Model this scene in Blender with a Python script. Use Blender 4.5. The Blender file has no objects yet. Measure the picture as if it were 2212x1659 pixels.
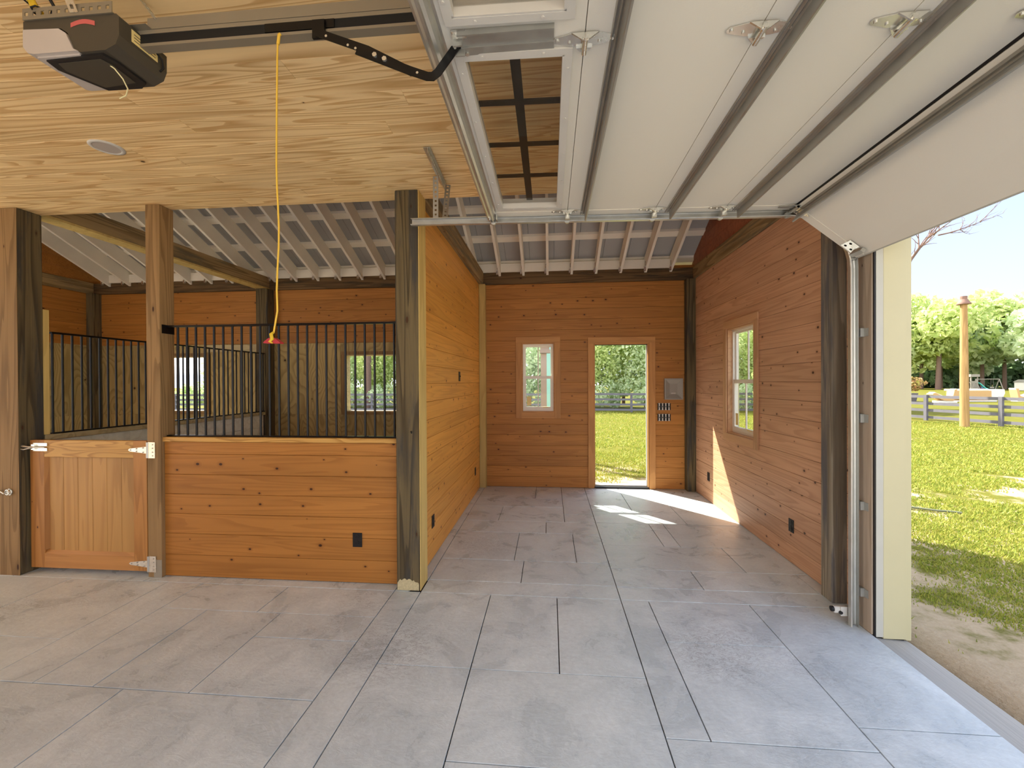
import bpy, bmesh, math, random
from mathutils import Vector, Matrix
import numpy as np

S = bpy.context.scene
COL = S.collection
RNG = random.Random(7)

# ------------------------------------------------------------------ camera
cam_d = bpy.data.cameras.new('camera'); cam = bpy.data.objects.new('camera', cam_d); COL.objects.link(cam)
yaw, pit, rol = [math.radians(a) for a in (5.03987, -0.30846, -0.27782)]
fw = Vector((-math.sin(yaw) * math.cos(pit), math.cos(yaw) * math.cos(pit), math.sin(pit)))
rt = Vector((math.cos(yaw), math.sin(yaw), 0)); up = rt.cross(fw)
r2 = rt * math.cos(rol) + up * math.sin(rol); u2 = -rt * math.sin(rol) + up * math.cos(rol)
cam.matrix_world = Matrix(((r2.x, u2.x, -fw.x, 0), (r2.y, u2.y, -fw.y, 0), (r2.z, u2.z, -fw.z, 1.752), (0, 0, 0, 1)))
cam_d.sensor_width = 36.0; cam_d.lens = 921.613 / 2212 * 36
cam_d.clip_start = 0.02; cam_d.clip_end = 1000
S.camera = cam

# ------------------------------------------------------------------ view, sky, sun
S.view_settings.view_transform = 'Standard'; S.view_settings.look = 'None'
S.view_settings.gamma = 1.0; S.view_settings.use_curve_mapping = False
S.view_settings.exposure = 2.45
S.cycles.max_bounces = 12; S.cycles.diffuse_bounces = 8; S.cycles.glossy_bounces = 4
S.cycles.transparent_max_bounces = 24; S.cycles.transmission_bounces = 8
S.cycles.caustics_reflective = False; S.cycles.caustics_refractive = False
S.cycles.sample_clamp_indirect = 6.0

CLOUD_X, CLOUD_Y = 3.9, 0.0
W = bpy.data.worlds.new('sky'); S.world = W; W.use_nodes = True
nt = W.node_tree; nt.nodes.clear()
def wn(t, **k):
    n = nt.nodes.new(t)
    for a, b in k.items(): setattr(n, a, b)
    return n
out = wn('ShaderNodeOutputWorld'); bg = wn('ShaderNodeBackground')
tc = wn('ShaderNodeTexCoord'); sep = wn('ShaderNodeSeparateXYZ'); ramp = wn('ShaderNodeValToRGB')
nt.links.new(tc.outputs['Generated'], sep.inputs[0]); nt.links.new(sep.outputs['Z'], ramp.inputs[0])
e = ramp.color_ramp.elements
e[0].position = 0.0; e[0].color = (0.50, 0.56, 0.68, 1)
e[1].position = 0.75; e[1].color = (0.20, 0.33, 0.64, 1)
m = e.new(0.30); m.color = (0.34, 0.43, 0.66, 1)
add = wn('ShaderNodeMath', operation='ADD'); add.inputs[1].default_value = 0.22
nt.links.new(sep.outputs['Z'], add.inputs[0])
dv = wn('ShaderNodeVectorMath', operation='DIVIDE'); cmb = wn('ShaderNodeCombineXYZ')
for i in range(3): nt.links.new(add.outputs[0], cmb.inputs[i])
nt.links.new(tc.outputs['Generated'], dv.inputs[0]); nt.links.new(cmb.outputs[0], dv.inputs[1])
cn = wn('ShaderNodeTexNoise'); cn.inputs['Scale'].default_value = 0.9; cn.inputs['Detail'].default_value = 6
cn.inputs['Roughness'].default_value = 0.55
cof = wn('ShaderNodeVectorMath', operation='ADD'); cof.inputs[1].default_value = (CLOUD_X, CLOUD_Y, 0.0)
nt.links.new(dv.outputs[0], cof.inputs[0]); nt.links.new(cof.outputs[0], cn.inputs['Vector'])
cr = wn('ShaderNodeValToRGB'); cr.color_ramp.elements[0].position = 0.45; cr.color_ramp.elements[1].position = 0.60
nt.links.new(cn.outputs[0], cr.inputs[0])
mx = wn('ShaderNodeMix', data_type='RGBA'); mx.inputs[7].default_value = (1.9, 1.88, 1.84, 1)
nt.links.new(cr.outputs[0], mx.inputs[0]); nt.links.new(ramp.outputs[0], mx.inputs[6])
nt.links.new(mx.outputs[2], bg.inputs[0]); bg.inputs[1].default_value = 0.42
nt.links.new(bg.outputs[0], out.inputs[0])

sun_d = bpy.data.lights.new('sun', 'SUN'); sun = bpy.data.objects.new('sun', sun_d); COL.objects.link(sun)
sun_d.energy = 2.9; sun_d.angle = math.radians(0.6); sun_d.color = (1.0, 0.93, 0.80)
sun.location = (-20, 25, 32)
sun.rotation_euler = Vector((0.655, -0.755, -0.97)).to_track_quat('-Z', 'Y').to_euler()

# ------------------------------------------------------------------ materials
class MT:
    def __init__(s, name):
        s.m = bpy.data.materials.new(name); s.m.use_nodes = True
        s.nt = s.m.node_tree; s.b = s.nt.nodes['Principled BSDF']; s.out = s.nt.nodes['Material Output']
    def n(s, t, ins=None, **k):
        n = s.nt.nodes.new(t)
        for a, b in k.items(): setattr(n, a, b)
        for a, b in (ins or {}).items(): s.set(n, a, b)
        return n
    def set(s, n, a, b):
        if hasattr(b, 'is_linked') or isinstance(b, bpy.types.NodeSocket): s.nt.links.new(b, n.inputs[a])
        else: n.inputs[a].default_value = b
    def math(s, op, a, b=0.0, clamp=False):
        n = s.n('ShaderNodeMath', {0: a, 1: b}, operation=op); n.use_clamp = clamp; return n.outputs[0]
    def vm(s, op, a, b): return s.n('ShaderNodeVectorMath', {0: a, 1: b}, operation=op).outputs[0]
    def noise(s, v, scale=1.0, detail=2.0, rough=0.5, dist=0.0):
        return s.n('ShaderNodeTexNoise', {'Vector': v, 'Scale': scale, 'Detail': detail, 'Roughness': rough, 'Distortion': dist}).outputs[0]
    def ramp(s, f, pts):
        n = s.n('ShaderNodeValToRGB', {0: f}); el = n.color_ramp.elements
        while len(el) < len(pts): el.new(0.5)
        for q, (p, c) in zip(el, pts):
            q.position = p; q.color = (c, c, c, 1) if isinstance(c, (int, float)) else (*c, 1)
        return n.outputs[0]
    def mix(s, f, a, b, mode='MIX'):
        n = s.n('ShaderNodeMix', {0: f, 6: a if not isinstance(a, tuple) else (*a[:3], 1), 7: b if not isinstance(b, tuple) else (*b[:3], 1)}, data_type='RGBA', blend_type=mode)
        return n.outputs[2]
    def sstep(s, x, a, b):
        n = s.n('ShaderNodeMapRange', {0: x, 1: a, 2: b, 3: 0.0, 4: 1.0}, interpolation_type='SMOOTHSTEP'); return n.outputs[0]
    def base(s, c): s.set(s.b, 'Base Color', c if not isinstance(c, tuple) else (*c, 1))
    def p(s, **k):
        for a, b in k.items(): s.set(s.b, {'rough': 'Roughness', 'metal': 'Metallic', 'spec': 'Specular IOR Level'}[a], b)
        return s
    def bump(s, h, strength=0.2, dist=0.01):
        n = s.n('ShaderNodeBump', {'Height': h, 'Strength': strength, 'Distance': dist}); s.set(s.b, 'Normal', n.outputs[0])
    def rnd(s): return s.n('ShaderNodeObjectInfo').outputs['Random']
    def obj(s): return s.n('ShaderNodeTexCoord').outputs['Object']
    def pos(s): return s.n('ShaderNodeNewGeometry').outputs['Position']

def lin(r, g, b):
    f = lambda c: (c / 255 / 12.92) if c / 255 <= 0.04045 else ((c / 255 + 0.055) / 1.055) ** 2.4
    return (f(r), f(g), f(b))

def plain(name, rgb, rough=0.6, metal=0.0, spec=0.4, nz=0.08, nscale=6.0):
    M = MT(name); c = lin(*rgb)
    f = M.noise(M.obj(), nscale, 4)
    M.base(M.mix(f, tuple(x * (1 - nz) for x in c), tuple(min(1, x * (1 + nz)) for x in c)))
    return M.p(rough=rough, metal=metal, spec=spec).m

def wood(name, light, dark, axis='x', bands=9.0, along=0.5, across=6.0, contrast=0.6, knots=0.0, kcol=(52, 24, 12),
         rough=0.5, tint=0.16, streak=0.25, grey=None, bump=0.12, kscale=(4.2, 6.0), spec=0.3):
    M = MT(name); r = M.rnd()
    off = M.n('ShaderNodeCombineXYZ', {0: M.math('MULTIPLY', r, 47.3), 1: M.math('MULTIPLY', r, 31.7), 2: M.math('MULTIPLY', r, 83.1)}).outputs[0]
    v = M.vm('ADD', M.obj(), off)
    def ax(a, b): return {'x': (a, b, b), 'y': (b, a, b), 'z': (b, b, a)}[axis]
    n1 = M.noise(M.vm('MULTIPLY', v, ax(along, across)), 1.0, 1.5, 0.4, 0.25)
    g = M.math('FRACT', M.math('MULTIPLY', n1, bands))
    g = M.ramp(g, [(0.0, 0.0), (0.45, 0.12), (0.86, 1.0), (0.97, 0.75), (1.0, 0.0)])
    fine = M.noise(M.vm('MULTIPLY', v, ax(3.0, 190.0)), 1.0, 2.0, 0.6)
    broad = M.noise(M.vm('MULTIPLY', v, ax(0.7, 5.0)), 1.0, 3.0, 0.55)
    gf = M.math('MULTIPLY', g, contrast)
    c = M.mix(gf, lin(*light), lin(*dark))
    if grey:
        c = M.mix(M.sstep(M.noise(M.vm('MULTIPLY', v, ax(0.9, 9.0)), 1.0, 5.0, 0.65), 0.47, 0.68), c, lin(*grey))
    k1 = M.math('MULTIPLY_ADD', fine, streak); nt_ = M.nt.nodes[-1]; nt_.inputs[2].default_value = 1 - streak * 0.5
    k2 = M.math('MULTIPLY_ADD', broad, 0.5); M.nt.nodes[-1].inputs[2].default_value = 0.75
    r2_ = M.math('FRACT', M.math('MULTIPLY', r, 13.71))
    k3 = M.math('MULTIPLY_ADD', r2_, tint * 2); M.nt.nodes[-1].inputs[2].default_value = 1 - tint
    k = M.math('MULTIPLY', M.math('MULTIPLY', k1, k2), k3)
    c = M.mix(1.0, c, M.n('ShaderNodeCombineColor', {0: k, 1: k, 2: k}).outputs[0], 'MULTIPLY')
    if knots:
        sv = M.n('ShaderNodeSeparateXYZ', {0: v}).outputs; ia = 'xyz'.index(axis); o1, o2 = [i for i in range(3) if i != ia]
        kv = M.n('ShaderNodeCombineXYZ', {0: M.math('MULTIPLY', sv[ia], kscale[0]), 1: M.math('MULTIPLY', M.math('ADD', sv[o1], sv[o2]), kscale[1])}).outputs[0]
        vor = M.n('ShaderNodeTexVoronoi', {'Vector': kv, 'Scale': 1.0, 'Randomness': 1.0}, voronoi_dimensions='2D')
        cs = M.n('ShaderNodeSeparateColor', {0: vor.outputs['Color']})
        pres = M.math('LESS_THAN', cs.outputs[0], knots)
        rad = M.math('MULTIPLY_ADD', cs.outputs[1], 0.065); M.nt.nodes[-1].inputs[2].default_value = 0.022
        d = M.math('DIVIDE', vor.outputs['Distance'], rad)
        core = M.math('MULTIPLY', M.math('SUBTRACT', 1.0, M.sstep(d, 0.55, 1.0)), pres)
        halo = M.math('MULTIPLY', M.math('SUBTRACT', 1.0, M.sstep(d, 0.8, 2.6)), pres)
        c = M.mix(M.math('MULTIPLY', halo, 0.45), c, lin(*dark))
        c = M.mix(M.math('MULTIPLY', core, 0.92), c, lin(*kcol))
    M.base(c); M.p(rough=rough, spec=spec)
    if bump: M.bump(M.math('ADD', fine, g), bump, 0.002)
    return M.m

MAT = {}
MAT['pine'] = wood('ceiling_pine', (250, 218, 162), (198, 148, 84), bands=15, along=0.40, across=7.5, contrast=0.72, knots=0.02, tint=0.025, streak=0.10, rough=0.45)
MAT['stain'] = wood('stained_pine', (176, 119, 56), (136, 83, 32), bands=10, along=0.34, across=8.5, contrast=0.40, knots=0.46, tint=0.07, streak=0.14, rough=0.5)
MAT['stain_bright_lit'] = wood('bright_lit_stained_pine', (222, 160, 76), (184, 120, 46), bands=10, along=0.34, across=8.5, contrast=0.40, knots=0.46, tint=0.07, streak=0.14, rough=0.45)  # same pine stain, lightened to paint stronger light onto the left partition
MAT['stain_cool_lit'] = wood('cool_lit_stained_pine', (202, 158, 124), (160, 116, 84), bands=10, along=0.34, across=8.5, contrast=0.42, knots=0.46, tint=0.07, streak=0.14, rough=0.5)  # same pine stain with bluish daylight mixed into the right wall's colour
MAT['stain_red'] = wood('red_stained_board', (158, 96, 64), (120, 68, 42), bands=7, contrast=0.5, knots=0.15, tint=0.08)
MAT['stain_v'] = wood('stained_pine_upright', (184, 130, 70), (144, 94, 46), axis='z', bands=7, contrast=0.55, knots=0.12, tint=0.06, streak=0.14)
MAT['door_panel'] = wood('door_board', (188, 144, 84), (154, 108, 56), axis='z', bands=6, contrast=0.5, tint=0.06, streak=0.16)
MAT['casing'] = wood('casing_pine', (190, 136, 78), (156, 104, 56), bands=5, contrast=0.4, tint=0.05)
MAT['casing_v'] = wood('casing_pine_upright', (190, 136, 78), (156, 104, 56), axis='z', bands=5, contrast=0.4, tint=0.05)
MAT['casing_grey'] = wood('cool_lit_casing_pine', (206, 162, 122), (166, 124, 86), bands=5, contrast=0.4, tint=0.05)  # casing colour takes on the bluish light painted into the right wall
MAT['casing_grey_v'] = wood('cool_lit_casing_pine_upright', (206, 162, 122), (166, 124, 86), axis='z', bands=5, contrast=0.4, tint=0.05)
MAT['jamb_tan'] = wood('raw_jamb_timber', (180, 162, 142), (138, 120, 100), axis='z', bands=6, contrast=0.5, knots=0.3, tint=0.03, streak=0.3, rough=0.8, kscale=(2.4, 7))
MAT['post_dark'] = wood('weathered_post', (108, 94, 66), (58, 48, 32), axis='z', bands=7, along=0.35, across=9, contrast=0.8, knots=0.10, kcol=(70, 44, 26), grey=(68, 65, 60), tint=0.06, streak=0.6, rough=0.85, bump=0.5, kscale=(2.2, 6))
MAT['post_grey'] = wood('greyed_post', (144, 134, 116), (94, 84, 68), axis='z', bands=7, along=0.35, across=9, contrast=0.7, knots=0.08, kcol=(90, 70, 50), grey=(94, 92, 92), tint=0.05, streak=0.6, rough=0.85, bump=0.5, kscale=(2.2, 6))
MAT['post_tan'] = wood('tan_post', (150, 120, 80), (104, 78, 46), axis='z', bands=8, along=0.35, across=9, contrast=0.6, knots=0.12, tint=0.06, streak=0.35, rough=0.75, bump=0.3, kscale=(2.4, 7))
MAT['post_pale'] = wood('pale_post_face', (206, 178, 110), (170, 140, 78), axis='z', bands=6, contrast=0.4, knots=0.06, streak=0.3, rough=0.7)
MAT['beam'] = wood('weathered_beam', (124, 98, 66), (78, 58, 36), bands=7, along=0.35, across=8, contrast=0.7, knots=0.08, grey=(70, 62, 48), streak=0.5, rough=0.85, bump=0.4)
MAT['beam_y'] = wood('weathered_beam_long', (158, 134, 94), (104, 82, 52), axis='y', bands=7, along=0.35, across=8, contrast=0.7, knots=0.08, grey=(108, 98, 78), streak=0.5, rough=0.85, bump=0.4)
MAT['pale'] = wood('pale_raw_pine', (240, 240, 226), (206, 202, 180), axis='y', bands=5, contrast=0.35, knots=0.2, kcol=(74, 60, 44), tint=0.05)
MAT['pale_x'] = wood('pale_raw_board', (196, 180, 138), (150, 132, 92), bands=6, contrast=0.5, knots=0.1, tint=0.05)
MAT['cap'] = wood('cap_rail_pine', (206, 160, 88), (158, 110, 50), bands=10, along=1.2, across=9, contrast=0.75, tint=0.03)
MAT['ply'] = wood('rotary_plywood', (184, 162, 110), (134, 112, 66), axis='z', bands=16, along=1.1, across=2.6, contrast=0.6, knots=0.05, kscale=(3, 3), streak=0.25, rough=0.75)
MAT['white_paint'] = plain('white_painted_timber', (243, 237, 224), 0.55, nz=0.06)
MAT['deck'] = plain('grey_roof_panel', (172, 172, 172), 0.6, nz=0.08, nscale=2.0)
MAT['black'] = plain('black_powder_coat', (13, 12, 13), 0.32, nz=0.15, spec=0.3)
MAT['muntin_dark'] = plain('dark_muntin', (58, 52, 42), 0.5)
MAT['black_plastic'] = plain('black_plastic', (24, 22, 22), 0.5)
MAT['dark_slot'] = plain('dark_recess', (10, 10, 10), 0.7)
MAT['housing'] = plain('opener_housing', (70, 64, 54), 0.45)
MAT['lens'] = plain('opener_lens', (186, 176, 168), 0.35)
MAT['rail'] = plain('rail_steel', (142, 132, 114), 0.45, metal=0.35)
MAT['cord'] = plain('yellow_cord', (218, 176, 62), 0.7)
MAT['rope'] = plain('yellow_rope', (206, 170, 40), 0.7)
MAT['wire'] = plain('cream_wire', (226, 214, 164), 0.6)
MAT['red'] = plain('red_plastic', (170, 44, 50), 0.4)
MAT['pink'] = plain('faded_red_print', (196, 96, 92), 0.5)
MAT['vinyl'] = plain('white_vinyl', (232, 226, 212), 0.4, nz=0.03)
MAT['trim_white'] = plain('white_trim_board', (196, 188, 150), 0.5, nz=0.05, nscale=3)
MAT['weatherstrip'] = plain('grey_weatherstrip', (186, 184, 172), 0.55)
MAT['grey_plastic'] = plain('grey_plastic', (150, 144, 134), 0.45)
MAT['white_plastic'] = plain('white_plastic', (206, 202, 194), 0.4)
MAT['label'] = plain('paper_label', (228, 206, 140), 0.6)
MAT['grey_paint'] = plain('grey_paint', (150, 142, 126), 0.6)
MAT['fence'] = plain('haze_grey_fence_board', (106, 104, 112), 0.75, nz=0.2, nscale=3)  # dark fence lightened, the bleaching of haze put into its colour
MAT['bark'] = plain('tree_bark', (120, 96, 84), 0.9, nz=0.35, nscale=9)
MAT['bark_pale'] = plain('pale_bark', (176, 166, 148), 0.9, nz=0.2, nscale=5)
MAT['pole'] = wood('utility_pole_wood', (172, 138, 92), (128, 98, 60), axis='z', bands=6, contrast=0.5, streak=0.5, rough=0.9)
MAT['rust'] = plain('rusty_cap', (134, 104, 90), 0.7, nz=0.25)
MAT['wicker'] = plain('tan_wicker', (206, 166, 116), 0.8, nz=0.15, nscale=30)
MAT['cushion'] = plain('white_cushion', (238, 232, 222), 0.9)
MAT['teal'] = plain('teal_plastic', (70, 176, 168), 0.45)
MAT['play_wood'] = plain('grey_play_timber', (158, 150, 138), 0.8)
MAT['blue'] = plain('blue_plastic', (74, 120, 190), 0.45)
MAT['turquoise'] = plain('turquoise_board', (146, 214, 210), 0.6)
MAT['grey_post'] = plain('grey_porch_timber', (148, 140, 130), 0.8, nz=0.15)
MAT['hose'] = plain('grey_hose', (120, 124, 96), 0.6)

def galv(name, base=0.62, rough=0.36, warm=1.0):
    M = MT(name); f = M.noise(M.obj(), 14.0, 4, 0.6)
    M.base(M.mix(f, (base * 0.78, base * 0.77, base * 0.72 * warm), (base * 1.15, base * 1.14, base * 1.05 * warm)))
    M.p(metal=0.85, rough=M.ramp(f, [(0.3, rough * 0.8), (0.7, rough * 1.25)])); return M.m
MAT['galv'] = galv('galvanised_steel'); MAT['galv_dark'] = galv('dull_galvanised_steel', 0.45, 0.5); MAT['galv_bright'] = galv('bright_zinc', 0.8, 0.25)

def door_skin():
    M = MT('embossed_door_skin'); f = M.noise(M.obj(), 260.0, 2); g = M.noise(M.obj(), 1.3, 2)
    c = lin(228, 222, 208)
    M.base(M.mix(g, tuple(x * 0.96 for x in c), tuple(min(1, x * 1.03) for x in c))); M.p(rough=0.5, spec=0.35)
    M.bump(f, 0.25, 0.001); return M.m
MAT['skin'] = door_skin()

def concrete():
    M = MT('stamped_concrete'); p = M.pos(); r = M.rnd()
    big = M.noise(p, 0.55, 3, 0.5, 0.4); mid = M.noise(p, 2.6, 6, 0.62, 0.8); fin = M.noise(p, 34.0, 5, 0.65)
    vein = M.noise(M.vm('MULTIPLY', p, (12.0, 22.0, 12.0)), 1.0, 8, 0.74, 1.4)
    ridge = M.math('ABSOLUTE', M.math('SUBTRACT', vein, 0.5))
    cl = M.sstep(M.noise(p, 1.1, 4, 0.6, 0.5), 0.52, 0.72)
    for (sx_, sy_, sr) in ((-1.08, 2.75, .55), (-.72, 4.55, .50), (1.05, 2.85, .45), (.95, 5.0, .4)):   # worn spots that hold the darker release powder
        dd = M.n('ShaderNodeVectorMath', {0: p, 1: (sx_, sy_, 0.0)}, operation='DISTANCE').outputs['Value']
        cl = M.math('MAXIMUM', cl, M.math('SUBTRACT', 1.0, M.sstep(dd, sr * .25, sr)))
    vmask = M.math('MULTIPLY', M.math('SUBTRACT', 1.0, M.sstep(ridge, 0.0, 0.03)), cl)
    c = M.mix(M.sstep(mid, 0.3, 0.72), lin(192, 203, 209), lin(220, 229, 233))
    c = M.mix(M.math('MULTIPLY', M.sstep(big, 0.42, 0.7), 0.35), c, lin(222, 227, 225))
    c = M.mix(M.math('MULTIPLY', vmask, 0.7), c, lin(126, 128, 134))
    k = M.math('MULTIPLY_ADD', r, 0.10); M.nt.nodes[-1].inputs[2].default_value = 0.95
    k = M.math('MULTIPLY', k, M.ramp(fin, [(0.25, 0.9), (0.75, 1.06)]))
    c = M.mix(1.0, c, M.n('ShaderNodeCombineColor', {0: k, 1: k, 2: k}).outputs[0], 'MULTIPLY')
    M.base(c); M.p(rough=M.ramp(mid, [(0.3, 0.22), (0.7, 0.40)]), spec=0.4)
    M.bump(M.math('ADD', M.math('MULTIPLY', vein, 0.7), M.math('MULTIPLY', fin, 0.15)), 0.35, 0.012); return M.m
MAT['concrete'] = concrete()
MAT['joint'] = plain('dark_joint_mortar', (40, 39, 38), 0.9)  # dark mortar colour of the floor joints
def broom():
    M = MT('broomed_concrete'); p = M.pos()
    f = M.noise(M.vm('MULTIPLY', p, (110.0, 1.5, 1.0)), 1.0, 3, 0.6)
    M.base(M.mix(f, lin(146, 144, 140), lin(190, 188, 182))); M.p(rough=0.8); M.bump(f, 0.6, 0.004); return M.m
MAT['broom'] = broom()

def ground():
    M = MT('lawn_soil'); p = M.pos(); sp = M.n('ShaderNodeSeparateXYZ', {0: p}); x, y = sp.outputs[0], sp.outputs[1]
    n1 = M.noise(p, 0.35, 5, 0.6); n2 = M.noise(p, 2.2, 6, 0.65); n3 = M.noise(p, 26.0, 4, 0.7)
    g = M.mix(n2, lin(84, 90, 30), lin(122, 114, 42)); g = M.mix(M.math('MULTIPLY', n3, 0.5), g, lin(68, 74, 24))
    sand = M.mix(n3, lin(150, 132, 108), lin(186, 170, 146))
    # bare sandy strips close to the slab edges, worn by traffic
    ex = M.math('MULTIPLY', M.math('SUBTRACT', 1.0, M.sstep(x, 3.4, 5.0)), M.math('SUBTRACT', 1.0, M.sstep(y, 7.0, 9.5)))
    ey = M.math('SUBTRACT', 1.0, M.sstep(y, 8.5, 12.5))
    near = M.math('MULTIPLY', M.math('MAXIMUM', ex, M.math('MULTIPLY', ey, 0.65)), 0.22)
    sm = M.sstep(M.math('ADD', M.math('ADD', M.math('MULTIPLY', n1, 0.4), M.math('MULTIPLY', n2, 0.6)), near), 0.58, 0.70)
    c = M.mix(sm, g, sand)
    bounce_gravel = M.mix(n3, lin(186, 176, 158), lin(226, 218, 204))
    c = M.mix(M.math('SUBTRACT', 1.0, M.sstep(y, -2.6, -1.6)), c, bounce_gravel)  # unseen pale yard behind the camera, added to bounce sunlight onto the ceiling
    M.base(c); M.p(rough=0.95, spec=0.1); M.bump(n3, 0.5, 0.03); return M.m
MAT['ground'] = ground()

def leafy(name, cols, rough=0.55, trans=0.35):
    M = MT(name); geo = M.n('ShaderNodeNewGeometry'); r = geo.outputs['Random Per Island']
    c = M.ramp(r, [(i / max(1, len(cols) - 1), lin(*q)) for i, q in enumerate(cols)])
    M.base(c); M.p(rough=rough, spec=0.2)
    t = M.n('ShaderNodeBsdfTranslucent', {0: c}); mx_ = M.n('ShaderNodeMixShader', {0: trans, 1: M.b.outputs[0], 2: t.outputs[0]})
    M.nt.links.new(mx_.outputs[0], M.out.inputs[0]); return M.m
MAT['leaf_bright'] = leafy('bright_leaves', [(180, 198, 124), (202, 214, 146), (220, 226, 166), (190, 206, 136)], trans=0.5)  # bright, mid and pale leaf colours lightened to paint in haze over the trees
MAT['leaf_mid'] = leafy('mid_leaves', [(198, 216, 172), (216, 228, 186), (228, 236, 200), (204, 220, 178)], trans=0.5)
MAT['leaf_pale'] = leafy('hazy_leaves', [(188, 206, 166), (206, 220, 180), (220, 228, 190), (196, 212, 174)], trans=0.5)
MAT['leaf_dark'] = leafy('dark_leaves', [(112, 140, 104), (134, 160, 120), (150, 172, 132), (120, 150, 112)], trans=0.4)  # darker leaf tone for the undergrowth
MAT['leaf_red'] = leafy('reddish_leaves', [(150, 120, 84), (190, 160, 110), (140, 146, 70), (176, 120, 96)])
MAT['grass'] = leafy('grass_blades', [(126, 144, 56), (156, 162, 68), (178, 172, 86), (112, 134, 46)], trans=0.3)

def glass(name='window_glass', tint=(0.97, 0.99, 0.98), refl=1.0):
    M = MT(name); fr = M.n('ShaderNodeFresnel', {0: 1.45}); tr = M.n('ShaderNodeBsdfTransparent', {0: (*tint, 1)})
    gl = M.n('ShaderNodeBsdfGlossy', {'Roughness': 0.02}); bf = M.n('ShaderNodeNewGeometry').outputs['Backfacing']; f = M.math('MULTIPLY', fr.outputs[0], M.math('SUBTRACT', refl, bf))
    mx_ = M.n('ShaderNodeMixShader', {0: f, 1: tr.outputs[0], 2: gl.outputs[0]})
    M.nt.links.new(mx_.outputs[0], M.out.inputs[0]); return M.m
MAT['glass'] = glass(); MAT['glass_door'] = glass('tinted_door_glass', (0.84, 0.84, 0.83))

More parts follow.
